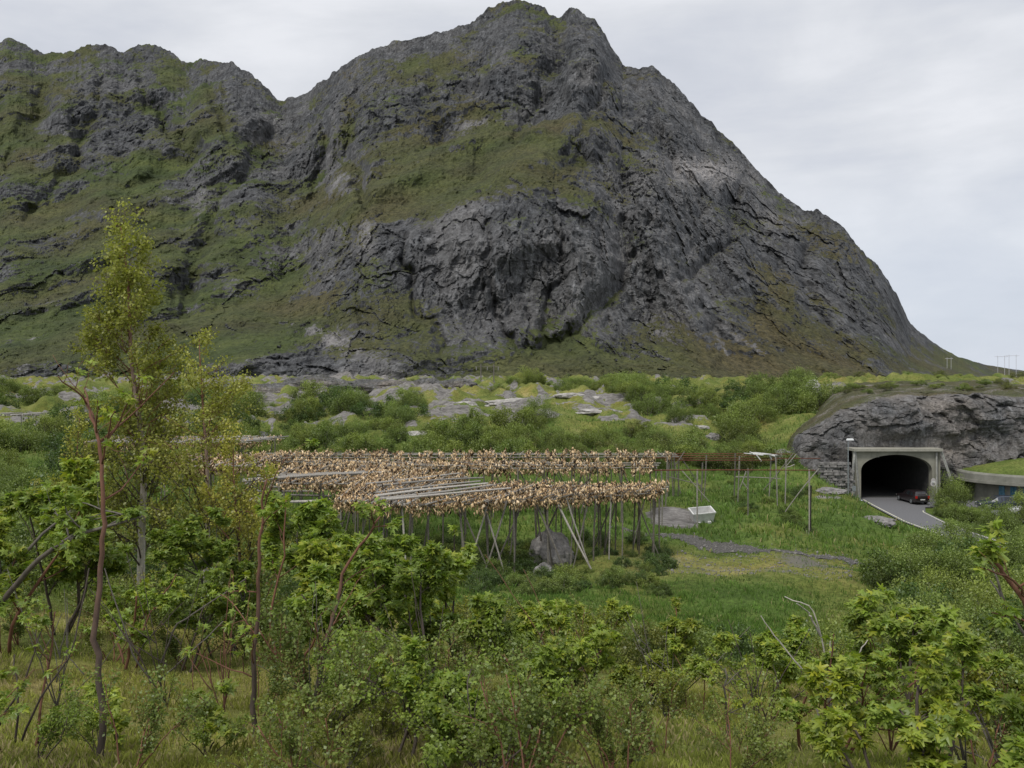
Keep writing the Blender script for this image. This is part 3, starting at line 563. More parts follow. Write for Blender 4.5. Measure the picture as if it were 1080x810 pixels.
# ------------------------------------------------------------------ drying racks
WOODC = np.array([.15, .14, .12]); PALE = np.array([.46, .445, .41]); DARKW = np.array([.13, .12, .105]); 
def wc(r, pale=0): 
    c = WOODC*(1-pale)+PALE*pale; return c*r.uniform(.6, 1.2)
def pole(r, p, q, rad, pale=0, bend=.05, sides=6, col=None):
    p, q = np.array(p, float), np.array(q, float); n = 6; t = np.linspace(0, 1, n)[:, None]; pts = p*(1-t)+q*t
    w_ = r.normal(size=3)*bend; pts = pts+np.sin(t*math.pi)*w_; b = MB(); b.tube(pts, np.linspace(rad*1.15, rad*.8, n), sides, wc(r, pale) if col is None else col); return b
HEAD_V = np.array([(0, 0, .5), (.42, .12, .1), (-.36, .2, .06), (.06, -.42, .02), (.03, .38, -.1), (.2, -.05, -.55), (-.22, -.12, -.45)])
HEAD_F = np.array([(0,1,4),(0,4,2),(0,2,3),(0,3,1),(1,5,4),(4,6,2),(2,6,3),(3,5,1),(5,6,4),(5,3,6)])
def heads(r, centres, size, near=True):
    n = len(centres); sc = r.uniform(.65, 1.35, (n, 1, 1))*size*1.28; A = r.normal(size=(n, 3, 3)); Q = np.linalg.qr(A)[0]; Q = Q*.6+np.eye(3)*.4
    v = (HEAD_V[None]*sc*np.array([1, 1, 1.0]))@Q; v = v*r.uniform(.75, 1.25, v.shape)+centres[:, None]
    f = (HEAD_F[None]+np.arange(n)[:, None, None]*7).reshape(-1, 3)
    k = r.random((n, 1, 1)); base = np.where(k < .46, np.array([.72, .55, .34]), np.where(k < .68, np.array([.32, .21, .12]), np.where(k < .88, np.array([.05, .032, .02]), np.array([.85, .71, .52]))))*r.uniform(.65, 1.25, (n, 1, 1))
    dk = np.array([1.15, 1, 1, .85, .9, .22, .25])[None, :, None]; return v.reshape(-1, 3), f, (base*dk).reshape(-1, 3)  # dark tips and near-black heads paint in the shaded gaps between heads
rb = np.random.default_rng(11); BUNDLES = []
def bundle_pts(r, n, L=.52, R=.15):
    t = np.linspace(0, 1, n); return np.stack([r.normal(0, R, n), r.normal(0, R, n), .08-(L+.06)*t+r.normal(0, .04, n)], 1)
for k in range(5):
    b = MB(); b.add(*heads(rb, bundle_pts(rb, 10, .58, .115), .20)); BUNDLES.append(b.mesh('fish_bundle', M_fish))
NEAR = []; FAR = []
def rack(name, label, c, z, ns, nb, posts, dens, rseed, over=.5, pale=.3, fish=lambda u, v: 1., near=False, prad=.055, srad=.036, lean=.35, beam_pale=.5, dv=.30):
    """c: four ground-plan corners near-left, near-right, far-right, far-left"""
    r = np.random.default_rng(rseed); NL, NR, FR, FL = [np.array(q, float) for q in c]
    t = thing(name, label, 'fish rack', (*((NL+NR+FR+FL)/4), 0)); org = np.array([*((NL+NR+FR+FL)/4), 0])
    def at(u, v): p = (NL*(1-u)+NR*u)*(1-v)+(FL*(1-u)+FR*u)*v; return np.array([p[0], p[1], z])
    for v in np.linspace(.06, .94, nb):
        b = pole(r, at(-.01, v)-org-[0, 0, .10], at(1.01, v)-org-[0, 0, .10], prad*1.1, beam_pale); b.build('beam', M_wood, t)
    L = np.linalg.norm(at(0, .5)-at(0, 0))*2
    for i in range(ns):
        u = (i+.5)/ns+r.normal(0, .12/ns); e = r.uniform(-.3, .3); v0, v1 = -over/L-r.uniform(0, .3)/L, 1+over/L+r.uniform(0, .6)/L
        dzz = r.uniform(0, .14); ps = np.clip(pale+r.normal(0, .35), 0, 1); p, q = at(u, v0)+[r.normal(0, .1), 0, dzz], at(u+r.normal(0, .3/ns), v1)+[0, 0, dzz+r.normal(0, .05)]
        pole(r, p-org, q-org, srad*r.uniform(.8, 1.3), ps, .04, 5).build('stick', M_wood, t)
        nn = int(np.linalg.norm(q-p)/dv); full = 1. if r.random() > .16 else .25
        for k in range(nn):
            vv = (k+.5+r.uniform(-.3, .3))/nn
            if r.random() > .93*full*dens*fish(u, vv): continue
            w_ = p*(1-vv)+q*vv; s = r.uniform(.85, 1.2); (NEAR if near else FAR).append((w_[0]+r.normal(0, .05), w_[1], w_[2]+r.normal(0, .06), s, r.uniform(0, 6.28)))
    for (u, v, a, l, pl) in posts:
        p = at(u, v)-[0, 0, .05]; dx, dy = lean*math.cos(a)*l, lean*math.sin(a)*l; g = h1(p[0]+dx, p[1]+dy)-.15
        pole(r, p-org, np.array([p[0]+dx, p[1]+dy, g])-org, prad*r.uniform(.85, 1.2), pl, .03).build('post', M_wood, t)
    return t, at, org
def rand_posts(r, us, vs, pal=.15):
    o = []
    for u in us:
        for v in vs:
            o.append((u+r.normal(0, .008), v, r.uniform(0, 6.28), r.uniform(0, .8), pal*r.random()))
            if r.random() < .3: o.append((u+r.normal(0, .01), v, r.uniform(0, 6.28), r.uniform(2, 4.6), pal*r.random()))
            if r.random() < .12: o.append((u, v, r.choice([0., math.pi]), r.uniform(4, 7), pal*r.random()*.5))
    return o
r0 = np.random.default_rng(5)
A = [(-5.6, 48.6), (9.1, 54.6), (10.6, 58.0), (-1.6, 58.6)]
rack('fish_rack', 'nearest long fish rack loaded to its right end above the boulder', A, 6.8, 38, 4, rand_posts(r0, np.linspace(.04, .97, 9), (.06, .5, .94))+[(.42, .06, 3.3, 5.5, .1), (.46, .06, 6.1, 5.8, .1), (.52, .5, 3.3, 6, .1), (.86, .5, 6.1, 5, .1), (.90, .9, 3.6, 4, .2), (.70, .06, 3.0, 3, .3), (.25, .06, 5.7, 4.5, .6)]+[(.55, .05, 5.9, 7., .8), (.28, .03, 3.9, 5, .5), (.38, .03, 5.2, .5, .4), (.60, .04, 5.6, 5.5, .7), (.35, .05, 4.0, 6, .3), (.8, .05, 4.2, 1.2, .6)], .97, 21, near=True, dv=.27)
B = [(-10.4, 49.6), (-5.7, 48.4), (-3.2, 63.5), (-11.2, 65.5)]
def fb(u, v): return .95 if (u < .55 or v > .55) else .45
tB, atB, oB = rack('fish_rack', 'middle fish rack with bare grey poles fanned across its top', B, 6.95, 26, 5, rand_posts(r0, (.03, .35, .65, .97), (.06, .5, .94), .4)+[(.1, .03, 3.5, 1, .8), (.85, .03, 5, 5, .6)], .95, 22, fish=fb, near=True, pale=.6, srad=.045, dv=.29)
C_ = [(-18.2, 58.5), (-9.8, 58.0), (-8.6, 68.5), (-18.6, 69.5)]
tC, atC, oC = rack('fish_rack', 'left fish rack with a broad pale beam and open lower frame', C_, 6.9, 26, 4, rand_posts(r0, (.03, .3, .6, .9), (.05, .5, .94), .5)+[(.02, .02, 2.9, 3.5, .9), (.05, .02, 0.3, 3, .9), (.25, .02, 0., 3, .7)], .93, 23, pale=.5, fish=lambda u, v: .25 if u < .25 and v < .5 else .95, dv=.30, beam_pale=1)
rC = np.random.default_rng(77)
for (a, q, zz, rad) in [((-.03, .0), (1.0, .55), 7.03, .14), ((.0, .25), (.85, .62), 7.06, .10), ((0, .1), (.55, .12), 6.2, .09), ((.0, .02), (.6, .0), 5.7, .12), ((.05, .35), (.6, .3), 5.6, .09), ((.02, .5), (.62, .4), 5.95, .08)]:
    p, q2 = atC(*a), atC(*q); p[2] = q2[2] = zz; pole(rC, p-oC, q2-oC, rad, 1).build('rail', M_wood, tC)
for (a, q, rad) in [((.45, .0), (1.0, .03), .16), ((.35, .35), (1.25, .75), .07), ((.45, .15), (1.3, .62), .07), ((.5, .06), (1.42, .55), .08), ((.62, .0), (1.5, .5), .075), ((.2, .4), (.95, .9), .07), ((.7, -.02), (1.75, .42), .07)]:
    p, q2 = atB(*a), atB(*q); p[2] = q2[2] = 7.17 if rad < .1 else 6.8; pole(rC, p-oB, q2-oB, rad, 1).build('rail', M_wood, tB)
E = [(-13.5, 69.5), (11.6, 69.8), (12.6, 74), (-20.5, 75)]
rack('fish_rack', 'second long fish rack from the back between the bare frame and the nearest rack', E, 6.85, 38, 3, rand_posts(r0, np.linspace(.05, .985, 12), (.06, .94)), .96, 24, over=.3, dv=.30)
D = [(-23.5, 77.5), (15.0, 78.5), (15.4, 82.5), (-24, 82.5)]
rack('fish_rack', 'rearmost long fish rack along the green bushes', D, 6.95, 50, 3, rand_posts(r0, np.linspace(.02, .99, 14), (.06, .94)), .97, 25, over=.2, fish=lambda u, v: 0. if (.955 < u < .972 or u > .985 and v > .7) else 1., dv=.30)
FL_ = [(-43, 86), (-27, 87), (-25, 94), (-44, 94)]
rack('fish_rack', 'pale half empty fish rack behind the tall birch', FL_, 7.6, 40, 4, rand_posts(r0, np.linspace(.05, .95, 6), (.06, .94)), .35, 26, pale=1., srad=.07, beam_pale=1)
FM = [(-27.5, 66), (-19.5, 66), (-19.5, 74), (-28.5, 75)]
rack('fish_rack', 'short fish rack seen through the twigs right of the birch', FM, 7.3, 20, 4, rand_posts(r0, (.05, .5, .95), (.06, .94)), .8, 27, pale=1., srad=.06, beam_pale=1)
x, y = XY(20, 128)
rack('fish_rack', 'empty pale rack top at the far left edge under the dark slope', [(x-5, 125), (x+5, 125), (x+5, 129), (x-5, 129)], 14-37*127/900., 14, 3, [(.1, .1, 0, 0, .5), (.9, .1, 0, 0, .5), (.5, .9, 0, 0, .5), (.3, .1, 0, 0, .5)], .0, 28, pale=1., srad=.09, beam_pale=1)
# hanging fish: the 300 that show largest are objects, the rest one mass
NEAR.sort(key=lambda q: (q[1]-.1*abs(q[0]))); ind = NEAR[:300]; rest = NEAR[300:]+FAR
for i, (x, y, z, s, a) in enumerate(ind):
    o = obj('fish_bundle', BUNDLES[i % 5]); o.location = (x, y, z); o.rotation_euler = (0, 0, a); o.scale = (s, s, s)
    tag(o, 'tan bundle of dried cod heads hanging near the front edge of the nearest racks', 'dried fish', 'bundles of dried cod heads on the racks')
b = MB(); rr = np.random.default_rng(31); cc = []; ss = []
for (x, y, z, s, a) in rest:
    n = 9 if y < 62 else 8; p = bundle_pts(rr, n, (.58 if y < 62 else .72)*s, .11 if y < 62 else .13)*[1, 1, 1]+[x, y, z]; cc.append(p)
cc = np.concatenate(cc); sz = np.where(cc[:, 1] < 62, .20, .245)[:, None, None]
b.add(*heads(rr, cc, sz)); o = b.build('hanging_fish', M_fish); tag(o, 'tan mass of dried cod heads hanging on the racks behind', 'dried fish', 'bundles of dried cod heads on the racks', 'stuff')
print('fish', len(NEAR), len(FAR))
# ------------------------------------------------------------------ empty rail frame on the right
def frame():
    r = np.random.default_rng(41); t = thing('rack_frame', 'bare rack frame of rusty rails and grey posts with no fish', 'rack frame', (0, 0, 0))
    def w3(px, py, Y): return P(px, py, Y)
    for (a, b_, Y, c) in [((690, 483), (865, 483.5), 81, 0), ((690, 478.6), (838, 479), 84, 0), ((700, 485.2), (820, 485.2), 79, 0), ((690, 496), (860, 496), 67.5, 0), ((700, 480.6), (800, 480.6), 82.5, 0)]:
        pole(r, w3(*a, Y), w3(*b_, Y), .045, 0, .02, col=(1, 1, 1)).build('rail', M_rail, t)
    for (px, top, Y, bx, pl) in [(697.5, 495, 67.8, 698, .4), (735.5, 495, 68, 735.5, .8), (853.5, 495, 68, 853.5, 1), (853.8+1.5, 512, 68.3, 855.3, -.8), (704, 482, 74, 702, .2), (707, 480, 80, 704, .2), (716, 484, 81, 715, .2), (745, 480, 81, 742, .3), (741, 488, 78, 739.5, .2), (775.5, 478, 82, 774, .4), (780, 481, 80, 778, .5), (813, 479, 81, 811, .7), (818, 482, 79, 820, .8), (829, 484, 80, 828, 1), (789, 494, 74, 789, .7)]:
        top_ = w3(px, top, Y); x = (bx-CX)/F*Y; g = h1(x, Y)-.2; pole(r, top_, (x, Y, g), .062, pl*.55 if pl > 0 else 0, .03, col=DARKW*.4 if pl < 0 else None).build('post', M_wood, t)
    for (a, b_, Y, pl) in [((717, 481), (741, 517), 79, .4), ((719, 496), (748, 529), 76, .8), ((711, 492), (722, 476), 79, .3), ((864, 494), (828, 540), 70, .6), ((837, 478), (805, 517), 80, .3), ((838, 490), (827, 493), 79, 1), ((787, 497), (780, 516), 74, .6), ((776, 503), (824, 505), 80, .9), ((783, 508), (789, 516), 73, .9), ((840, 479), (829, 492), 79.4, .9), ((706, 503), (740, 512), 76, .4)]:
        pole(r, w3(*a, Y), w3(*b_, Y), .045, pl*.6, .04).build('brace', M_wood, t)
frame()
def sheet():
    r = np.random.default_rng(5); c = P(803, 479.5, 81); t = thing('board_bundle', 'crumpled white bundle of boards lying on the rusty rails', 'board bundle', tuple(c))
    for i in range(9):
        x = -.75+i*.17; b = MB(); b.box((x, 0, .10+.05*r.random()-.12*abs(x)), (.15, 2.6*r.uniform(.7, 1), .06), r.uniform(.35, .6), (1, 1, 1)); b.build('board', M_white, t)
    for s, e in (((-.6, 0, 0), (-1.1, 0, .25)), ((-.6, -.5, 0), (-.2, -.7, -.55)), ((.6, -.5, 0), (.8, -.6, -.45)), ((.4, 0, 0), (1.3, 0, -.15))):
        b = MB(); b.tube([s, e], .06, 4); b.build('slat', M_white, t)
sheet()
def tub():
    x, y = XY(740, 71.5); z = h1(x, y); t = thing('fish_tub', 'white open plastic fish tub standing in the grass', 'fish tub', (x, y, z-.05), .12); t.rotation_euler = (.28, -.07, .12)
    b = MB(); X, Yh, Z = .95, .62, .98
    def rg(s, z, q=1): return np.array([(-X*s*q, -Yh*s*q, z), (X*s*q, -Yh*s*q, z), (X*s*q, Yh*s*q, z), (-X*s*q, Yh*s*q, z), (-X*s*q, -Yh*s*q, z)])
    b.grid(np.stack([rg(.84, 0), rg(1, Z-.1), rg(1.05, Z-.1), rg(1.05, Z), rg(.93, Z), rg(.78, .12)])); b.add(rg(.84, 0)[:4], [[0, 1, 2, 3]]); b.add(rg(.78, .12)[:4], [[0, 1, 2, 3]]); b.build('tub', M_white, t)
    for s in (-1, 1): b = MB(); b.box((s*.45, -.60, .05), (.3, .2, .22)); b.build('foot', M_white, t)
tub()
# ------------------------------------------------------------------ boulders
def boulder(name, label, px, Y, r_, h, seed, mat=M_stone, col=(0, .25, .5), dx=1., sink=.3, cat='boulder', group=None, flat=1):
    x, y = XY(px, Y); z = h1(x, y); n = 28; th = np.linspace(0, 2*math.pi, 2*n+1)[:-1]; ph = np.linspace(0, math.pi, n)
    pp, tt = np.meshgrid(ph, th, indexing='ij'); d = np.stack([np.sin(pp)*np.cos(tt), np.sin(pp)*np.sin(tt), np.cos(pp)], -1)
    s = 1+.22*fbm(d[..., 0]*1.5+seed, d[..., 1]*1.5, d[..., 2]*1.5, 5, .55)-.07*np.abs(perlin(d[..., 0]*4*dx, d[..., 1]*4+seed, d[..., 2]*4))+.025*ridged(d[..., 0]*3*dx, d[..., 1]*3, d[..., 2]*3+seed, 3); v = d*s[..., None]*[r_*dx, r_, h]
    v = np.concatenate([v, v[:, :1]], 1); b = MB(); b.grid(v, col); o = b.build(name, mat, smooth=False); o.location = (x, y, z+h*(1-2*sink)*.5); return tag(o, label, cat, group)
boulder('boulder', 'large grey boulder under the nearest fish rack', 582, 54.5, 1.45, 1.75, 1, sink=.3)
boulder('boulder', 'smaller dark boulder just below the large one under the rack', 573, 50.5, .55, .7, 2)
boulder('boulder', 'pale rounded boulder alone on the ridge behind the shrubs', 857, 152, 1.5, 2.4, 3, col_mat('pale_stone', (.30, .29, .28), (.48, .46, .44), 1.5, .9, .6, .05), sink=.1)
boulder('boulder', 'round grey boulder at the left foot of the tunnel rock', 815, 103, 1.3, 1.3, 4)
boulder('boulder', 'dark grey boulder where the rock meets the grass bank', 826, 103.5, 1.2, 1.3, 14)
boulder('boulder', 'low flat brown boulder in the grass near the road', 924, 77, 1.6, .45, 6)
boulder('boulder', 'low flat boulder beside the thin sign post', 876, 90, 1.5, .4, 7)
boulder('boulder', 'small pale stone half hidden by shrubs below the racks', 570, 25, .35, .25, 8)
boulder('boulder', 'small grey rock between shrubs on the knoll slope', 752, 118, 1.0, .8, 9)
_sl = [(544, 143, 5.4, .9, 'long pale rock slab on the knoll left of its centre'), (642, 153, 8.4, 1.2, 'widest pale rock slab on the crest of the knoll'), (573, 127, 2.3, 1.0, 'domed pale rock slab just above the shrubs'), (628, 133, 4.6, .5, 'narrow sloping slab on the right of the knoll'), (455, 122, 7, .5, 'long low slab left of the knoll above the shrub belt'), (490, 140, 2.2, .8, 'small pale slab at the left shoulder of the knoll'), (600, 146, 2.8, .5, 'slab between the two largest pale slabs'), (735, 124, 2.0, .35, 'thin slab near the rounded green bush')]
for i, (px, Y, rr_, hh, lb) in enumerate(_sl): boulder('rock_slab', lb, px, Y, rr_*.42, hh, 20+i, col_mat('slab_stone', (.20, .19, .175), (.50, .48, .45), 1.1, .92, .8, .08, (1, 1, 3)) if i == 0 else bpy.data.materials['slab_stone'], dx=2.2, sink=.40, cat='rock slab')
for i, (px, Y, a, hgt, lb) in enumerate([(330, 205, 9, 2.8, 'rounded dark crag beyond the shrubs left of the knoll'), (405, 195, 11, 2.0, 'long grey crag under the talus slope'), (450, 190, 6, 2.4, 'lumpy grey crag below the power poles'), (265, 190, 10, 3.0, 'dark crag right behind the birch crown'), (480, 185, 5, 1.8, 'small grey crag right of the lumpy one')]):
    boulder('rock_crag', lb, px, Y, a*.5, hgt, 50+i, M_outcrop, (.30, .12, .5), dx=2., sink=.4, cat='crag')
# ------------------------------------------------------------------ power poles
def hframe(px, Y, top, label, bw=4.):
    x, y = XY(px, Y); z = h1(x, min(y, 330)); zt = CAMZ-(top-HY)*Y/F; z = min(z, zt-3)
    t = thing('power_pole', label, 'power pole', (x, y, 0)); m = M_wood
    for s in (-1, 1): b = MB(); b.tube([(s*bw/2, 0, z-1), (s*bw/2, 0, zt)], Y*(.00075 if Y < 400 else .0002), 6, (.16, .15, .14) if Y < 400 else (.62, .63, .67)); b.build('pole', m, t)
    b = MB(); b.box((0, 0, zt-.8), (bw*1.9, Y*.0006, Y*.0004), 0, (.2, .19, .18) if Y < 400 else (.62, .63, .67)); b.build('crossarm', m, t)
    for s in (-1, 0, 1) if Y < 400 else (): b = MB(); b.tube([(s*bw*.85, 0, zt-.8), (s*bw*.85, 0, zt-1.9)], Y*.0006, 5, (.25, .25, .25)); b.build('insulator', m, t)
    return np.array([x, y, zt-1.6])
p1 = hframe(514, 265, 384, 'H shaped wooden power pole before the cliff foot')
p2 = hframe(540, 275, 409, 'short power pole just right of the H shaped one', 2)
p3 = hframe(1056, 620, 375, 'left of the two far pylons on the right horizon', 5)
p4 = hframe(1068, 600, 374, 'right of the two far pylons on the right horizon', 5)
hframe(1001, 640, 377, 'lone thin pylon left of the far pair on the mountain foot', 3)
for i, (a, q) in enumerate(((p1, P(575, 405, 330)), (p1, P(560, 404, 330)))):
    t_ = np.linspace(0, 1, 14)[:, None]; pts = a*(1-t_)+q*t_; pts[:, 2] -= 2.*np.sin(np.linspace(0, math.pi, 14)); b = MB(); b.tube(pts, .05, 4, (.2, .2, .2)); o = b.build('power_line', M_wood); tag(o, ['upper', 'lower'][i]+' thin power line running right from the H shaped pole', 'power line')

def stones():
    r = np.random.default_rng(9); n = 1700; u = r.uniform(640, 960, n); yp = np.interp(u, [640, 690, 740, 800, 870, 945], [66, 64, 61.6, 60, 59.2, 59]); y = yp+r.normal(0, .9, n); j = r.random(n) < .45; u[j] = r.uniform(690, 900, j.sum()); y[j] = r.uniform(49, 59, j.sum())
    x = (u-CX)/F*y; z = H(x, y)+.05; sz = r.uniform(.03, .10, n)*np.where(r.random(n) < .05, 2.6, 1); b = MB(); v = HEAD_V[None]*sz[:, None, None]*[1.3, 1.3, .9]*r.uniform(.7, 1.3, (n, 7, 3))+np.stack([x, y, z], 1)[:, None]
    b.add(v.reshape(-1, 3), (HEAD_F[None]+np.arange(n)[:, None, None]*7).reshape(-1, 3), np.repeat(r.uniform(.6, 1.6, (n, 1))*np.ones((1, 3)), 7, 0)); o = b.build('loose_stones', M_stone); tag(o, 'loose grey stones along the gravel path and field', 'stones', None, 'stuff')
stones()
# ------------------------------------------------------------------ vegetation
def unit(v): return v/(np.linalg.norm(v)+1e-9)
LEAF_O = np.array([(0, 0), (.34, -.14), (.50, .02), (.24, .20), (.64, .50), (.56, .62), (.20, .50), (.10, 1.08), (-.10, 1.02), (-.22, .48), (-.60, .60), (-.60, .46), (-.24, .20), (-.48, -.02), (-.30, -.16)])
NO = len(LEAF_O)
def palm_leaves(b, r, pos, dirs, size, col, fold=.25):
    """lobed leaves: centre vertex + outline fan. dirs: pointing directions (n,3)"""
    n = len(pos)
    if not n: return
    d = dirs/np.linalg.norm(dirs, axis=1)[:, None]; up = np.array([0, 0, 1.])+r.normal(0, .6, (n, 3)); s = np.cross(d, up); s /= np.linalg.norm(s, axis=1)[:, None]+1e-9; nn = np.cross(s, d)
    sz = size*r.uniform(.6, 1.25, (n, 1, 1)); O = LEAF_O; cen = np.array([[0, .36]]); q = np.concatenate([O, cen]); rad = np.abs(q[:, 0])
    zc = -fold*rad-.18*q[:, 1]**2; zc[-1] = .03
    v = pos[:, None]+sz*(s[:, None]*q[None, :, 0, None]+d[:, None]*q[None, :, 1, None]+nn[:, None]*zc[None, :, None])
    k = np.arange(NO); f = np.stack([k, (k+1) % NO, np.full(NO, NO)], 1); f = (f[None]+(np.arange(n)*(NO+1))[:, None, None]).reshape(-1, 3)
    yl = (r.random((n, 1)) < .18)*1.; c = col*r.uniform(.6, 1.25, (n, 1))*(1+yl*np.array([.35, .15, -.1]))+r.normal(0, .008, (n, 3)); b.add(v.reshape(-1, 3), f, np.clip(np.repeat(c, NO+1, 0), .004, 1))
def small_leaves(b, r, pos, size, col, var=.3, up=.5):
    n = len(pos); d = r.normal(size=(n, 3)); d[:, 2] -= .1; d /= np.linalg.norm(d, axis=1)[:, None]; u = np.array([0, 0, 1.])*up+r.normal(0, .6, (n, 3)); s = np.cross(d, u); s /= np.linalg.norm(s, axis=1)[:, None]+1e-9
    sz = (size*r.uniform(.6, 1.4, (n, 1)))[:, None]; q = np.array([(0, 0), (.38, .45), (0, 1), (-.38, .45)])
    v = pos[:, None]+sz*(s[:, None]*q[None, :, 0, None]+d[:, None]*q[None, :, 1, None]); f = np.arange(n*4).reshape(-1, 4)
    c = col*r.uniform(1-var, 1+var, (n, 1)) if np.ndim(col) == 1 else col*r.uniform(1-var, 1+var, (n, 1)); b.add(v.reshape(-1, 3), f, np.repeat(np.clip(c, .003, 1), 4, 0))
def grow(r, wood, tips, p, d, L, rad, lvl, maxl, col, kids=(3, 6), up=.25, spread=.9, wig=.18, ratio=.62, seg=6):
    pts = [p]; d = unit(d); cur = p
    for k in range(seg):
        d = unit(d+r.normal(0, wig, 3)+np.array([0, 0, up*.12])); cur = cur+d*L/seg; pts.append(cur)
    pts = np.array(pts); rr_ = rad*np.linspace(1, .45, seg+1); wood.tube(pts, rr_, 7 if lvl == 0 else 5 if lvl == 1 else 4, np.asarray(col)*r.uniform(.75, 1.2))
    if lvl >= maxl: tips.append((pts[-1], d, L)); tips.append((pts[-3], d, L)); return
    nk = r.integers(*kids); ts = np.sort(r.uniform(.3 if lvl == 0 else .15, .97, nk))
    for t in ts:
        i = int(t*seg); f = t*seg-i; q = pts[i]*(1-f)+pts[i+1]*f; a = r.uniform(0, 6.28); base = unit(pts[i+1]-pts[i]); s1 = unit(np.cross(base, [.3, .2, 1])); s2 = np.cross(base, s1)
        nd = base*.75+(s1*math.cos(a)+s2*math.sin(a))*spread+np.array([0, 0, up]); grow(r, wood, tips, q, nd, L*ratio*r.uniform(.6, 1.15)*(1.15-.5*t), rad*(1-.5*t)*.55, lvl+1, maxl, col, kids, up, spread, wig, ratio, max(3, seg-1))
    tips.append((pts[-1], d, L*.5))
BARK_R = (.17, .088, .060); BARK_D = (.085, .070, .060); BARK_G = (.13, .12, .105); BARK_W = (.42, .40, .36)
MAPLE = np.array([.245, .325, .052]); MAPLE_D = np.array([.18, .27, .055]); BIRCHC = np.array([.285, .285, .060]); WILLOW = np.array([.175, .225, .055]); WILLOWD = np.array([.095, .145, .038])
def cluster_leaves(b, r, tips, n, size, col, drop=.25):
    size = size*.60
    P_, D_ = [], []
    for (p, d, L) in tips:
        if r.random() < drop: continue
        size_ = size; k = max(3, int(1.45*n*r.uniform(.4, 1.6)))
        a = r.uniform(0, 6.28, k); dd = np.stack([np.cos(a), np.sin(a), r.uniform(-.85, .45, k)], 1)+d*.35; P_.append(p+r.normal(0, .25*size, (k, 3))-d*r.uniform(0, .5, (k, 1))*size); D_.append(dd)
    if P_: P_ = np.concatenate(P_); D_ = np.concatenate(D_); palm_leaves(b, r, P_+D_*size*.25, D_, size, col)
def maple(name, label, px, Y, h, seed, bark=BARK_D, lean=(0, 0), n=7, size=.12, col=MAPLE, stems=1, rad=.03, maxl=2, kids=(4, 7), drop=.2, group=None, cat='sapling', spread=.9, zoff=0, path=None):
    r = np.random.default_rng(seed); x, y = XY(px, Y); z = h1(x, y)-.05+zoff; t = thing(name, label, cat, (x, y, z), 0, group); W, T = MB(), []
    if path is not None:
        pts = np.array([P(a, b_, c) for a, b_, c in path])-np.array([x, y, z]); tt = np.linspace(0, len(pts)-1, len(pts)*3); pts = np.stack([np.interp(tt, np.arange(len(pts)), pts[:, k]) for k in range(3)], 1); pts[:, :2] += r.normal(0, .006*Y/5, (len(pts), 2))
        rr_ = np.linspace(rad, rad*.3, len(pts)); cc = np.array([np.array(BARK_D)*(1-w_)+np.array(bark)*w_ for w_ in np.clip(np.linspace(-.6, 1.6, len(pts)), 0, 1)]); W.tube(pts, rr_, 8, cc)
        for i in range(kids[1]+1):
            k = r.integers(int(len(pts)*.25), len(pts)-1); a = r.uniform(0, 6.28); grow(r, W, T, pts[k], np.array([math.cos(a), math.sin(a)*.8, .55]), h*.22*r.uniform(.4, 1.2), rad*.28, 1, maxl, bark, (2, 4), .25, spread, .16)
    else:
        for s in range(stems):
            a = r.uniform(0, 6.28); tl = .12 if stems == 1 else .38; grow(r, W, T, np.array([.05*math.cos(a), .05*math.sin(a), 0])*stems, np.array([tl*math.cos(a)+lean[0], tl*math.sin(a)+lean[1], 1]), h*.8*r.uniform(.6, 1.08), rad*.75*r.uniform(.6, 1), 0, maxl+(Y > 8), bark, kids, .3, spread, .13, .45, 9)
    W.build('trunk', M_bark, t, True); Lf = MB(); cluster_leaves(Lf, r, T, n, size, col, drop)
    if Lf.k: Lf.build('crown', M_leaf, t)
    return t
# --- foreground saplings
NS = dict(cat='sapling', name='maple_sapling')
maple(label='slender red barked sapling with a bare bleached tip at the left', px=105, Y=5.6, h=2.6, seed=1, bark=BARK_R, rad=.027, n=4, size=.075, kids=(4, 6), drop=.55, path=[(102, 835, 5.6), (106, 790, 5.6), (110, 755, 5.6), (104, 715, 5.62), (101, 660, 5.65), (105, 600, 5.7), (111, 550, 5.7), (108, 510, 5.7), (105, 470, 5.75), (97, 440, 5.8), (91, 420, 5.85)], **NS)
maple(label='thick grey branching sapling leaning in from the left edge', px=-25, Y=7.5, h=3., seed=2, bark=BARK_G, rad=.032, n=7, size=.10, kids=(4, 7), drop=.15, path=[(-40, 740, 7.5), (-15, 670, 7.5), (5, 630, 7.5), (40, 590, 7.4), (75, 565, 7.3), (110, 556, 7.2), (150, 545, 7.2)], **NS)
maple(label='straight thin sapling with a lone low leaf spray', px=270, Y=7.2, h=2.6, seed=3, bark=BARK_R, rad=.026, n=6, size=.085, kids=(3, 5), drop=.3, path=[(271, 800, 7.2), (268, 740, 7.2), (268, 690, 7.2), (272, 640, 7.2), (272, 590, 7.2), (277, 545, 7.2), (281, 505, 7.2)], **NS)
maple(label='forked reddish sapling bending right before the bare poled rack', px=318, Y=8.2, h=3.4, seed=4, bark=BARK_R, rad=.028, n=7, size=.10, kids=(5, 7), drop=.12, path=[(315, 830, 8.2), (328, 770, 8.2), (340, 700, 8.2), (352, 650, 8.3), (362, 600, 8.4), (385, 570, 8.4), (400, 545, 8.4)], **NS)
maple(label='branch rich sapling with dark stems low in the left centre', px=330, Y=6.6, h=2.0, seed=5, rad=.024, n=6, size=.085, kids=(4, 6), drop=.3, path=[(300, 840, 6.6), (318, 800, 6.6), (350, 770, 6.6), (385, 735, 6.7), (410, 700, 6.8)], **NS)
maple(label='tall leafy sapling whose crown touches the rack edge', px=372, Y=12.5, h=3.2, seed=6, rad=.04, n=6, size=.17, stems=3, kids=(4, 7), drop=.22, **NS)
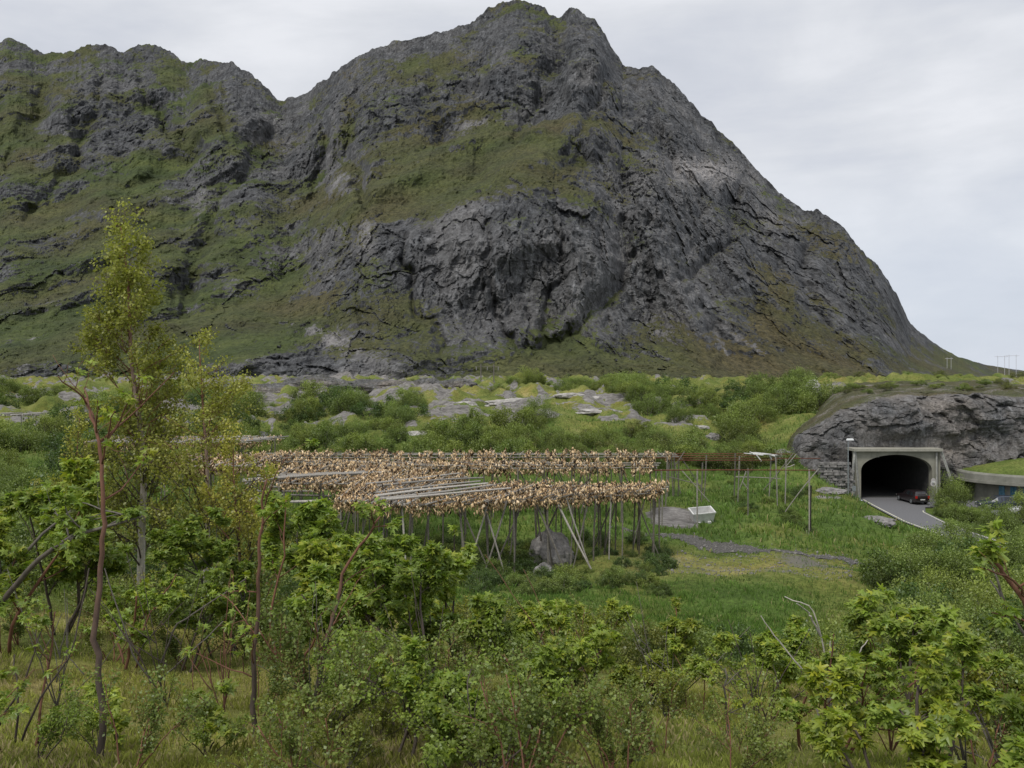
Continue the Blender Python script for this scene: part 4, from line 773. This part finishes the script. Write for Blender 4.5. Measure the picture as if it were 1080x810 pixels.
maple(label='full yellow green sapling right of the forked reddish one', px=430, Y=11.5, h=2.6, seed=7, rad=.035, n=6, size=.16, stems=3, kids=(4, 7), drop=.22, **NS)
maple(label='bushy bright sapling with one raised shoot under the front rack posts', px=492, Y=12.0, h=2.4, seed=8, rad=.035, n=7, size=.15, stems=3, kids=(4, 6), drop=.2, **NS)
maple(label='dark leaved sapling behind the forked one', px=335, Y=15.5, h=2.8, seed=9, rad=.035, n=6, size=.17, stems=3, kids=(4, 6), drop=.25, col=MAPLE_D, **NS)
maple(label='broad low sapling in the bottom centre with pale drooping leaves', px=505, Y=6.2, h=1.05, seed=10, rad=.022, n=8, size=.095, stems=4, kids=(5, 7), drop=.1, **NS)
maple(label='low sapling in the bottom centre left of the broad one', px=415, Y=6.0, h=1.2, seed=11, rad=.022, n=7, size=.09, stems=3, kids=(5, 7), drop=.15, **NS)
maple(label='low sapling right of bottom centre', px=585, Y=6.9, h=.95, seed=12, rad=.02, n=7, size=.085, stems=4, kids=(5, 7), drop=.15, **NS)
maple(label='sparse sapling with dark twigs right of centre', px=668, Y=9.0, h=1.15, seed=13, rad=.024, n=6, size=.09, stems=3, kids=(4, 7), drop=.25, col=MAPLE*.8, **NS)
maple(label='thin lone sapling with one bare side branch on the lower right', px=765, Y=7.0, h=1.35, seed=14, bark=BARK_G, rad=.018, n=5, size=.07, kids=(3, 5), drop=.25, path=[(766, 830, 7), (765, 780, 7), (766, 740, 7), (765, 705, 7)], **NS)
maple(label='sapling clump with upright bleached dead shoots', px=872, Y=7.0, h=1.5, seed=15, bark=BARK_R, rad=.022, n=6, size=.085, stems=4, kids=(4, 6), drop=.3, **NS)
maple(label='large leaved sapling filling the lower right', px=950, Y=5.6, h=1.15, seed=16, rad=.026, n=8, size=.10, stems=4, kids=(4, 6), drop=.2, **NS)
maple(label='wide leafy sapling in the bottom right corner', px=1045, Y=5.4, h=1.15, seed=17, rad=.03, n=8, size=.11, stems=4, kids=(4, 6), drop=.2, **NS)
maple(label='taller leafy sapling at the right with a yellowish top spray', px=1000, Y=6.4, h=1.6, seed=18, rad=.028, n=8, size=.105, stems=3, kids=(5, 7), drop=.15, **NS)
maple(label='reddish sapling cut by the right edge of the view', px=1105, Y=5.0, h=2.3, seed=19, bark=BARK_R, rad=.03, n=7, size=.10, kids=(5, 7), drop=.3, path=[(1120, 830, 5), (1110, 760, 5), (1100, 700, 5), (1085, 640, 5), (1060, 605, 5), (1046, 590, 5)], **NS)
for i, (px, Y, h, lb, sz) in enumerate([(10, 11, 3.3, 'bright leafy sapling at the left edge', .15), (60, 13, 3.2, 'leafy sapling between the left edge and the red barked one', .16), (-60, 10, 3.4, 'tall sapling just inside the left border', .15), (130, 10.5, 2.1, 'young sapling right behind the red barked one', .10), (190, 11, 2.2, 'young sapling with thin reddish twigs left of the straight one', .10),
    (235, 12.5, 2.6, 'leafy young sapling behind the straight one', .12), (300, 11, 2.7, 'leafy sapling between the straight and forked ones', .13), (150, 6.3, .7, 'small leafy shoot on the mossy slope at the bottom left', .09), (212, 6.4, .75, 'small leafy shoot right of the other on the mossy slope', .09), (25, 6.2, 1.3, 'twiggy sapling in the bottom left corner', .07),
    (545, 14, 1.7, 'loose sapling below the nearest rack', .12), (620, 15, 1.6, 'loose sapling in the grass right of the boulder', .11), (695, 14.5, 1.5, 'small tree shaped sapling on the open slope', .10), (470, 8.5, 1.8, 'dense sapling in the lower centre', .11), (560, 9.5, 1.4, 'twiggy sapling in the lower centre', .10), (825, 10.5, 1.3, 'leafy sapling left of the bleached dead shoots', .10), (910, 9.5, 1.35, 'leafy sapling behind the large leaved one', .11), (1060, 9.5, 1.6, 'leafy sapling beneath the yellowish spray', .12), (730, 8.2, .9, 'low sprig sapling on the grassy slope', .08), (380, 9.4, 2.0, 'leafy sapling behind the dark stemmed one', .12), (440, 9.8, 2.1, 'mid height sapling in the left centre thicket', .12)]):
    maple(label=lb, px=px, Y=Y, h=h, seed=100+i, bark=(BARK_R, BARK_D, BARK_G)[i % 3], rad=.014*h, n=8 if i not in (3, 4, 7, 8, 9) else 4, size=sz, stems=2+i % 2, kids=(4, 6), drop=.28 if i not in (3, 4, 7, 8, 9, 11, 12, 13) else .45, col=MAPLE*(.8+.1*(i % 4)), **NS)
# bleached dead shoots
def snag(px, Y, segs, label, rad=.012, col=BARK_W):
    x, y = XY(px, Y); z = h1(x, y); t = thing('dead_shrub', label, 'dead shrub', (x, y, z)); r = np.random.default_rng(int(px))
    for s in segs:
        pts = np.array([P(a, b_, Y+c) for a, b_, c in s])-[x, y, z]; tt = np.linspace(0, len(pts)-1, len(pts)*3); pts = np.stack([np.interp(tt, np.arange(len(pts)), pts[:, k]) for k in range(3)], 1)+r.normal(0, .004, (len(pts)*3, 3)); b = MB(); b.tube(pts, np.linspace(rad, rad*.45, len(pts)), 6, np.array(col)*np.linspace(.45, 1.1, len(pts))[:, None]); b.build('stem', M_bark, t)
snag(872, 6.8, [[(873, 830, 0), (874, 760, 0), (873, 705, 0), (866, 670, .02), (857, 640, .02), (828, 630, .05)], [(875, 830, 0), (876, 740, 0), (875, 700, 0), (876, 672, 0)], [(866, 672, 0), (855, 650, 0), (853, 646, 0), (840, 636, -.1)], [(870, 780, 0), (850, 710, .1), (820, 675, .2), (803, 650, .2)], [(875, 750, 0), (895, 705, 0), (905, 690, 0), (915, 675, .1)]], 'bleached dead shoots rising from the lower right thicket', .009)
snag(95, 9, [[(170, 700, 0), (185, 660, 0), (215, 640, .1), (260, 610, .2)], [(160, 720, 0), (140, 690, 0), (110, 600, .1)], [(165, 720, 0), (200, 690, 0), (235, 655, .2)]], 'thin grey dead twigs on the mossy slope', .012, BARK_G)
for i, (px, Y) in enumerate([(60, 8), (175, 8.5), (235, 7.6), (330, 7.8), (450, 7.5), (610, 8), (700, 8.6), (800, 7.4), (940, 7.2), (1020, 7)]):
    q = np.random.default_rng(900+i); py0 = HY+(CAMZ-h1(*XY(px, Y)))*F/Y; sg = []
    for k in range(6):
        a, hh = q.normal(0, 45), q.uniform(60, 170); sg.append([(px, py0, 0), (px+a*.4+q.normal(0, 6), py0-hh*.45, 0), (px+a, py0-hh, .1)])
        sg.append([(px+a*.4, py0-hh*.45, 0), (px+a*.4+q.normal(0, 25), py0-hh*.45-q.uniform(20, 50), .1)])
    snag(px, Y, sg, ['fine leafless twigs left of the red barked sapling', 'fine leafless twigs between the two red barked saplings', 'fine leafless twigs beside the straight sapling', 'fine leafless twigs below the forked sapling', 'fine leafless twigs in the left centre thicket', 'fine leafless twigs in the lower centre', 'fine leafless twigs on the slope right of centre', 'fine leafless twigs left of the bleached shoots', 'fine leafless twigs among the large leaved saplings', 'fine leafless twigs near the bottom right corner'][i], .006, (BARK_G, BARK_D, BARK_R)[i % 3])
snag(20, 6.4, [[(15, 800, 0), (40, 740, 0), (75, 690, .1), (95, 600, .2)], [(15, 800, 0), (60, 770, 0), (110, 740, .1)], [(15, 800, 0), (20, 740, 0), (15, 690, .1)], [(-10, 780, 0), (25, 720, 0), (45, 660, .1)]], 'dark leafless twigs in the bottom left corner', .010, BARK_D)
snag(1060, 6, [[(1100, 700, 0), (1070, 650, 0), (1045, 612, .1)], [(1060, 640, 0), (1048, 600, 0)]], 'forked bare branch against the willows at the right edge', .012, BARK_G)
# --- birches
def birch(label, px, Y, ztop, seed, wid, n, trunk=BARK_W, narrow=1., lo=.25, size=.045, nb=46, path=None):
    r = np.random.default_rng(seed); x, y = XY(px, Y); z = h1(x, y)-.1; h = ztop-z; t = thing('birch_tree', label, 'birch tree', (x, y, z)); W, T = MB(), []
    k = 16; tt = np.linspace(0, 1, k); base = np.stack([.12*np.sin(tt*5+seed)*h/8, .1*np.cos(tt*4)*h/8, tt*h], 1)
    if path is not None: base[:, 0] = np.interp(base[:, 2]+z, [CAMZ-(b_-HY)*Y/F for a, b_ in path], [(a-CX)/F*Y-x for a, b_ in path])
    cc = np.array([np.array(trunk)*(1-w_)+np.array(BARK_R)*1.1*w_ for w_ in np.clip(tt*1.7-.35, 0, 1)]); W.tube(base, .095*h/8*(1-tt*.88), 8, cc)
    for i in range(nb):
        s = lo+(1-lo)*(i+r.random())/nb; q = np.array([np.interp(s, tt, base[:, j]) for j in range(3)]); a = r.uniform(0, 6.28); L = wid*(1.05-s)**narrow*r.uniform(.6, 1.15)
        grow(r, W, T, q, np.array([math.cos(a), math.sin(a), .95]), max(L, .35), .022*(1.15-s), 1, 3 if L > .8 else 2, BARK_R if s > .4 else BARK_D, (3, 6), .3, .65, .14, .55, 5)
    W.build('trunk', M_bark, t, True); Pn = []
    for (p, d, L) in T: m = max(3, int(n*r.uniform(.4, 1.6))); Pn.append(p-d*r.uniform(0, 1, (m, 1))*L*.8+r.normal(0, .07, (m, 3)))
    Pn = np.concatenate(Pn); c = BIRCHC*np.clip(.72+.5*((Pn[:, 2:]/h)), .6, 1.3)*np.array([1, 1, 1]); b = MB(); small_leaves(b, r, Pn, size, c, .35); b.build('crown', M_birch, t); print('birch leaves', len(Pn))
birch('tall narrow birch with yellow green leaves rising against the mountain', 145, 20, 17.55, 61, 2.0, 9, path=[(145, 660), (148, 560), (152, 500), (148, 440), (140, 380), (138, 300), (128, 235)], narrow=.42, lo=.12, size=.068, nb=90)
birch('shorter spreading birch right of the tall one', 215, 19, 14.9, 62, 2.8, 8, narrow=.8, lo=.15, size=.058, nb=40)
birch('low twiggy birch at the right of the birch group', 250, 18, 12.9, 63, 2.0, 10, trunk=BARK_D, lo=.15, size=.055, nb=26)
birch('low birch on the left side of the birch group', 85, 22, 13.0, 64, 2.0, 10, trunk=BARK_D, lo=.15, size=.06, nb=26)
# --- airy little shrubs: branch structure with small leaves, copied
def airy(seed, leafn, size, col, h=1.3, stems=5, bark=BARK_D):
    r = np.random.default_rng(seed); W, T = MB(), []
    for s in range(stems):
        a = r.uniform(0, 6.28); grow(r, W, T, np.array([.06*math.cos(a), .06*math.sin(a), -.05]), np.array([.5*math.cos(a), .5*math.sin(a), 1]), h*r.uniform(.55, 1.), .012, 0, 2, np.array(bark)*r.uniform(.7, 1.5), (4, 7), .35, .7, .12, .5, 8)
    Pn = []
    for (p, d, L) in T: m = max(2, int(leafn*r.uniform(.3, 1.7))); Pn.append(p-d*r.uniform(0, 1, (m, 1))*L*1.2+r.normal(0, .035, (m, 3)))
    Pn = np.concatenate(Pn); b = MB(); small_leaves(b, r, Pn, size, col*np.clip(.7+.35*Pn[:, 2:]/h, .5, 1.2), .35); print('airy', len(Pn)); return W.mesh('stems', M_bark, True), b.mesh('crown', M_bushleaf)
AIRY = [airy(500+i, 9, .038, [MAPLE*.85, WILLOW, MAPLE*.7+np.array([.03, 0, 0])][i % 3], 1.3, 4+i % 3, [BARK_D, BARK_R, BARK_G][i % 3]) for i in range(5)]
ra = np.random.default_rng(77)
def airy_belt(n, px0, px1, Y0, Y1, s0, s1, label, group):
    for i in range(n):
        px, Y = ra.uniform(px0, px1), Y0*(Y1/Y0)**ra.random(); x, y = XY(px, Y); t = thing('young_shrub', label, 'shrub', (x, y, h1(x, y)), ra.uniform(0, 6.28), group); k = ra.uniform(s0, s1); t.scale = (k*1.1, k*1.1, k); q = AIRY[ra.integers(len(AIRY))]; obj('stems', q[0], t); obj('crown', q[1], t)
airy_belt(10, -20, 330, 11, 17, .6, 1.1, 'airy young shrub among the saplings on the left slope', 'airy shrubs on the left slope')
airy_belt(18, 320, 640, 6.5, 15, .4, .85, 'airy young shrub in the central thicket of saplings', 'airy shrubs in the central thicket')
airy_belt(22, 790, 1100, 6.5, 17, .45, .9, 'airy young shrub in the lower right thicket', 'airy shrubs in the lower right thicket')
airy_belt(16, 480, 900, 17, 28, .4, .8, 'airy young shrub on the open slope below the racks', 'airy shrubs on the open slope')
airy_belt(9, 330, 800, 4.6, 6.2, .35, .6, 'airy sprig crossing the bottom of the view', 'sprigs at the bottom of the view')
airy_belt(20, -20, 800, 5.2, 8.5, .25, .5, 'ankle high sprig close to the bottom of the view', 'little sprigs on the near slope')
# --- bushes: prototypes, then copies
def bush_meshes(seed, n, size, hgt=1., col=WILLOW, clumps=26, stems=14):
    r = np.random.default_rng(seed); W = MB(); cen = []
    for i in range(clumps):
        a = r.uniform(0, 6.28); rad = .95*r.random()**.5; hz = hgt*(r.uniform(.15, 1.)*(1-.55*rad**2)); cen.append((rad*math.cos(a), rad*math.sin(a), hz, r.uniform(.16, .34)))
    cen = np.array(cen)
    for i in range(stems):
        c = cen[i % clumps]; t = np.linspace(0, 1, 6)[:, None]; p = np.array([.1*r.normal(), .1*r.normal(), -.15]); pts = p*(1-t)+c[:3]*t+np.sin(t*3.14)*r.normal(0, .06, 3); W.tube(pts, np.linspace(.018, .005, 6), 4, np.array(BARK_G)*r.uniform(.5, 1.2))
    k = r.integers(0, clumps, n); d = r.normal(size=(n, 3)); d /= np.linalg.norm(d, axis=1)[:, None]; rr_ = cen[k, 3:4]*r.random((n, 1))**.45; p = cen[k, :3]+d*rr_*[1, 1, .9]
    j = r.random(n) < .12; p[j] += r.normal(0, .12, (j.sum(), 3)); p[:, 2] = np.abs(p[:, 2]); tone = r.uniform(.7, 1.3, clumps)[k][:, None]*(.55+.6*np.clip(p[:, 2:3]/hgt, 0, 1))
    b = MB(); small_leaves(b, r, p, size, col*tone, .3, .8); return W.mesh('stems', M_bark, True), b.mesh('crown', M_bushleaf)
PROT = {'fine': [bush_meshes(200+i, 5200, .055, col=WILLOW) for i in range(3)], 'dark': [bush_meshes(210+i, 5200, .055, col=WILLOWD) for i in range(2)], 'big': [bush_meshes(220+i, 11000, .038, 1.1, WILLOW, 60, 26) for i in range(3)], 'olive': [bush_meshes(230+i, 4200, .05, col=np.array([.13, .145, .04])) for i in range(2)]}
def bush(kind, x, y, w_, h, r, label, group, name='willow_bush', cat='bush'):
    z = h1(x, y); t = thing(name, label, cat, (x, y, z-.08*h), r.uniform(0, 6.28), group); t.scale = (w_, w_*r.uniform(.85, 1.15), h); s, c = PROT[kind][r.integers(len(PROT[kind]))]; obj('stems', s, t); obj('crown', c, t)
rv = np.random.default_rng(300)
def belt(n, px0, px1, Y0, Y1, w0, w1, h0, h1_, kinds, label, group, ok=lambda x, y: True, name='willow_bush', cat='bush'):
    k = 0
    for i in range(n*4):
        px, Y = rv.uniform(px0, px1), rv.uniform(Y0, Y1); x, y = XY(px, Y)
        if not ok(x, y): continue
        w_ = rv.uniform(w0, w1); bush(kinds[rv.integers(len(kinds))], x, y, w_, w_*rv.uniform(h0, h1_), rv, label, group, name, cat); k += 1
        if k >= n: break
belt(52, 255, 570, 98, 124, 1.8, 3.0, .95, 1.35, ['fine', 'big', 'fine'], 'green willow bush in the belt right behind the rearmost rack', 'willow bushes behind the racks')
belt(54, 540, 830, 98, 116, 1.5, 2.7, .85, 1.25, ['fine', 'big', 'olive'], 'bright green bush behind the bare rack frame', 'bushes behind the bare rack frame', name='leafy_bush')
belt(24, 240, 450, 125, 160, 2.0, 3.6, .9, 1.2, ['dark', 'fine', 'big'], 'taller willow on the slope left of the knoll', 'willows left of the knoll')
belt(46, 655, 850, 128, 182, 2.2, 4.2, .85, 1.2, ['big', 'fine', 'dark', 'big'], 'willow in the thicket right of the knoll below the mountain', 'willow thicket right of the knoll')
belt(26, 540, 700, 176, 225, 2.2, 4.0, .8, 1.1, ['big', 'fine'], 'willow behind the crest of the knoll', 'willows behind the knoll')
belt(20, 850, 1090, 185, 260, 1.4, 3.0, .6, .9, ['olive', 'fine'], 'low shrub on the flat top behind the tunnel rock', 'shrubs behind the tunnel rock', name='low_shrub', cat='shrub')
belt(24, 300, 600, 175, 260, 1.6, 3.4, .7, 1.1, ['fine', 'olive', 'dark'], 'shrub below the talus left of the knoll', 'shrubs below the talus', name='low_shrub', cat='shrub')
belt(36, -60, 255, 105, 190, 2.6, 4.8, .8, 1.2, ['dark', 'fine', 'big'], 'willow on the left slope behind the birches', 'willows behind the birches')
belt(44, -60, 300, 30, 62, 1.3, 2.4, .9, 1.3, ['dark', 'fine', 'big'], 'dense willow between the birches and the left rack', 'willows below the left rack')
belt(34, -70, 110, 36, 92, 1.3, 2.6, .9, 1.4, ['fine', 'big', 'dark'], 'bushy willow at the left edge below the far rack', 'willows at the left edge')
belt(10, 290, 420, 27, 44, 1.2, 1.9, .9, 1.2, ['dark', 'fine'], 'dark willow under the bare poled rack', 'willows under the middle rack')
belt(26, -20, 330, 17, 29, .7, 1.3, .9, 1.3, ['dark', 'fine', 'olive'], 'undergrowth bush among the birch trunks', 'undergrowth among the birches', name='undergrowth_bush', cat='undergrowth')
belt(46, 935, 1120, 30, 56, 1.3, 2.4, 1.0, 1.4, ['big', 'dark', 'big'], 'grey green willow in the thicket before the road', 'willow thicket before the road', lambda x, y: y < 62 and not (x > 36))
belt(12, 700, 880, 20, 27, .7, 1.1, 1.1, 1.5, ['dark', 'fine', 'big'], 'dense young willow on the slope below the gravel field', 'young willows below the field')
belt(12, 870, 1080, 18, 28, .8, 1.3, .9, 1.3, ['dark', 'fine', 'olive'], 'young willow behind the lower right saplings', 'young willows at the lower right')
belt(26, 480, 720, 13, 30, .4, .8, .9, 1.5, ['olive', 'fine', 'olive'], 'loose little bush on the grassy slope before the racks', 'little bushes on the slope', name='low_shrub', cat='shrub')
belt(80, 430, 700, 42, 62, .5, 1.1, .7, 1.1, ['dark', 'dark', 'fine'], 'low leafy plant in the grass around the rack posts', 'low plants around the rack posts', name='leafy_plant', cat='plant')
belt(14, 765, 850, 69, 90, .5, 1.1, .7, 1.0, ['fine', 'dark'], 'low bush in the grass under the bare rack frame', 'low bushes under the bare frame', name='low_shrub', cat='shrub')
belt(14, 985, 1040, 84, 96, .8, 1.5, .9, 1.2, ['fine', 'fine'], 'bright bush between the portal and the grass roofed building', 'bushes right of the portal', name='leafy_bush', ok= lambda x, y: x > 47.5 and not (93 < y < 100.5 and x > 49 and x < 52) and y > 97.5 or (44.2 < x < 49 and y < 91.5))
for px, Y, w_, h, k, lb in [(1012, 66, 2.0, 2.6, 'big', 'willow bush hiding the road beside the right edge'), (1022, 99.5, 1.4, 3.4, 'big', 'bush against the rock left of the grass roof'), (20, 112, 3.6, 4.2, 'big', 'broad willow in front of the far left rack top'), (205, 128, 3.8, 4.4, 'dark', 'dark willow right behind the shorter birch'), (110, 135, 4, 5, 'big', 'green willow far behind the tall birch'), (778, 117, 2.9, 5.0, 'big', 'large rounded yellow green bush standing alone right of the knoll'), (716, 125, 2.3, 3.6, 'big', 'rounded bush just left of the large one'), (700, 140, 2.4, 3.6, 'fine', 'bush at the right end of the widest slab'), (860, 139, 4.2, 4.6, 'big', 'broad dark willow left of the tunnel rock crest'), (826, 133, 3.4, 5.0, 'big', 'tall willow between the large rounded bush and the rock'), (595, 188, 2.5, 4.5, 'big', 'pointed willow behind the knoll crest'), (1003, 92.5, 2.0, 3.8, 'big', 'large bright bush right of the tunnel portal'), (990, 62, 2.4, 2.7, 'big', 'willow bush overlapping the lower end of the road'), (905, 24, .9, 1.3, 'dark', 'dark rounded willow left of the lower right thicket'), (60, 126, 4, 6., 'dark', 'dark willow beside the far left rack top'), (1052, 78, 2.0, 2.9, 'big', 'bush before the white parked car'), (1085, 84, 2.3, 2.9, 'big', 'bush at the right edge before the building'), (690, 51.5, 1.0, .9, 'dark', 'dark leafy bush at the right foot of the nearest rack')]:
    x, y = XY(px, Y); bush(k, x, y, w_, h, rv, lb, None)
# ------------------------------------------------------------------ grass
def grass(name, n, Y0, Y1, hg, wd, seed, label, px0=-60, px1=1140, pow_=1.):
    r = np.random.default_rng(seed); u = r.uniform(px0, px1, n); y = Y0*(Y1/Y0)**(r.random(n)**pow_); x = (u-CX)/F*y
    cl = fbm(x*1.1, y*1.1, 3, 3); fld = np.exp(-((x-13)/9)**4-((y-53)/6.5)**4); k = (r.random(n) < np.clip(.45+.8*cl, .06, 1)*(1-.8*fld))
    road = (x > 37.5) & (y > 50) & (y < 110) & (x < 50); pth = np.abs(y-np.interp(u, [600, 690, 740, 800, 870, 945, 950], [90, 64, 61.6, 60, 59.2, 59, 90])) < .75; rk = ((x-XY(705, 73)[0])/2.4)**2+((y-71.5)/3)**2 < 1
    k &= ~road & ~pth & ~rk; x, y = x[k], y[k]; n = len(x); z = H(x, y); u = CX+F*x/y
    lush = np.clip(.1+sstep(16, 36, y)+.5*fbm(x/7, y/7, 1, 3), 0, 1)[:, None]; hh = hg*r.uniform(.4, 1.3, n)*(1+.5*fbm(x/2.5, y/2.5, 9, 2))*(1-.55*np.exp(-((x-13)/10)**4-((y-53)/8)**4))
    a = r.uniform(0, 6.28, n); dx, dy = np.cos(a), np.sin(a); ln = r.uniform(.1, .7, n)*hh; la = r.uniform(0, 6.28, n); w_ = wd*r.uniform(.6, 1.4, n)
    v = np.stack([np.stack([x-dx*w_, y-dy*w_, z-.02], 1), np.stack([x+dx*w_, y+dy*w_, z-.02], 1), np.stack([x+dx*w_*.5+ln*.35*np.cos(la), y+dy*w_*.5+ln*.35*np.sin(la), z+hh*.6], 1), np.stack([x+ln*np.cos(la), y+ln*np.sin(la), z+hh], 1)], 1)
    straw = (r.random((n, 1)) < .26*(1.1-lush)*(1+1.2*fbm(x/1.5, y/1.5, 8, 2))[:, None])*1.; g = np.array([.30, .31, .075])*(1-lush)+np.array([.115, .195, .040])*lush; g = g*(1-straw)+np.array([.38, .32, .18])*straw
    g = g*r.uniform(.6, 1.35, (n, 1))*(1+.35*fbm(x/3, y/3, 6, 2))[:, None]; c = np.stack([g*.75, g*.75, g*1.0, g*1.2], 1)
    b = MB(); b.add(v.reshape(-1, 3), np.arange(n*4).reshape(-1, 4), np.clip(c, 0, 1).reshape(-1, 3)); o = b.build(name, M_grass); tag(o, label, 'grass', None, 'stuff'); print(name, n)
grass('slope_grass', 300000, 4.2, 22, .065, .0042, 401, 'short mossy grass on the near slope')
grass('meadow_grass', 260000, 20, 62, .24, .016, 402, 'lush green grass around the racks and the gravel field', pow_=.8)
grass('bank_grass', 150000, 60, 135, .42, .045, 403, 'rough grass on the banks and knoll behind the racks', pow_=.8)

ro = np.random.default_rng(812)
for i in range(26):
    X0 = ro.uniform(42, 76); dy = ro.uniform(7, 34); bk_ = ((dy-2)/66)**(1/1.3); Yb = 103+dy; xs = X0+bk_**1.3*27*max(0, 1-(X0-33)/45)
    zt = np.interp(X0, [41, 44, 50, 57, 62, 68, 84], [10.8, 11.7, 12.2, 12.4, 11.9, 12.5, 12.6])+1.2*math.sin(bk_*2.4); w_ = ro.uniform(.5, 1.3); t = thing('low_shrub', 'low shrub rooted on the grassy top of the tunnel rock', 'shrub', (xs, Yb, zt-.35), ro.uniform(0, 6.28), 'shrubs on top of the tunnel rock'); t.scale = (w_, w_, w_*ro.uniform(.5, .8)); q = PROT[['olive', 'fine'][i % 2]][0]; obj('stems', q[0], t); obj('crown', q[1], t)
# ------------------------------------------------------------------ world, sun, camera
w = bpy.data.worlds.new('World'); SC.world = w; w.use_nodes = True; nt = w.node_tree; nt.nodes.clear()
out = nt.nodes.new('ShaderNodeOutputWorld'); bg = nt.nodes.new('ShaderNodeBackground'); bg2 = nt.nodes.new('ShaderNodeBackground')
SUN_EL, SUN_AZ = math.radians(58), math.radians(215)
sky = nt.nodes.new('ShaderNodeTexSky'); sky.sky_type = 'NISHITA'; sky.sun_disc = False; sky.sun_elevation = SUN_EL; sky.sun_rotation = SUN_AZ
nt.links.new(sky.outputs[0], bg.inputs['Color']); bg.inputs['Strength'].default_value = .09
tc = nt.nodes.new('ShaderNodeTexCoord'); mp = nt.nodes.new('ShaderNodeMapping'); mp.inputs['Scale'].default_value = (1, 1, 3.2); mp.inputs['Rotation'].default_value = (.15, .25, .4)
nt.links.new(tc.outputs['Generated'], mp.inputs['Vector'])
c1 = noise(nt, mp.outputs[0], 2.1, 7, .52, .5); c2 = noise(nt, mp.outputs[0], 5.5, 6, .55, .3)
cl = mth(nt, 'ADD', mth(nt, 'MULTIPLY', c1, .75), mth(nt, 'MULTIPLY', c2, .25))
colr = ramp(nt, cl, [(.36, (.47, .495, .55)), (.45, (.55, .57, .62)), (.53, (.62, .635, .67)), (.62, (.71, .72, .75))])
sep = nt.nodes.new('ShaderNodeSeparateXYZ'); nt.links.new(tc.outputs['Generated'], sep.inputs[0])
low = ramp(nt, sep.outputs[2], [(.0, 1.), (.25, 0.)])
colr = mix(nt, mth(nt, 'MULTIPLY', low, .45), colr, (.55, .62, .74))
nt.links.new(colr, bg2.inputs['Color']); bg2.inputs['Strength'].default_value = 1.25
ms = nt.nodes.new('ShaderNodeMixShader'); ms.inputs[0].default_value = .9
nt.links.new(bg.outputs[0], ms.inputs[1]); nt.links.new(bg2.outputs[0], ms.inputs[2]); nt.links.new(ms.outputs[0], out.inputs['Surface'])
ld = bpy.data.lights.new('sun', 'SUN'); ld.energy = 2.3; ld.angle = math.radians(14); ld.color = (1, .96, .90); lo = bpy.data.objects.new('sun', ld); COL.objects.link(lo)
d = Vector((math.sin(SUN_AZ)*math.cos(SUN_EL), math.cos(SUN_AZ)*math.cos(SUN_EL), math.sin(SUN_EL))); lo.rotation_euler = d.to_track_quat('Z', 'Y').to_euler()
cd = bpy.data.cameras.new('camera'); co = bpy.data.objects.new('camera', cd); COL.objects.link(co); SC.camera = co
co.location = (0, 0, CAMZ); co.rotation_euler = (math.pi/2, 0, 0); cd.sensor_width = 36; cd.lens = 30; cd.shift_y = -5/1080; cd.clip_end = 6000; cd.clip_start = .05
SC.view_settings.view_transform = 'Standard'; SC.view_settings.look = 'None'; SC.view_settings.exposure = 0
SC.render.engine = 'CYCLES'; SC.cycles.use_denoising = True; SC.cycles.max_bounces = 5; SC.cycles.diffuse_bounces = 3; SC.cycles.transparent_max_bounces = 4
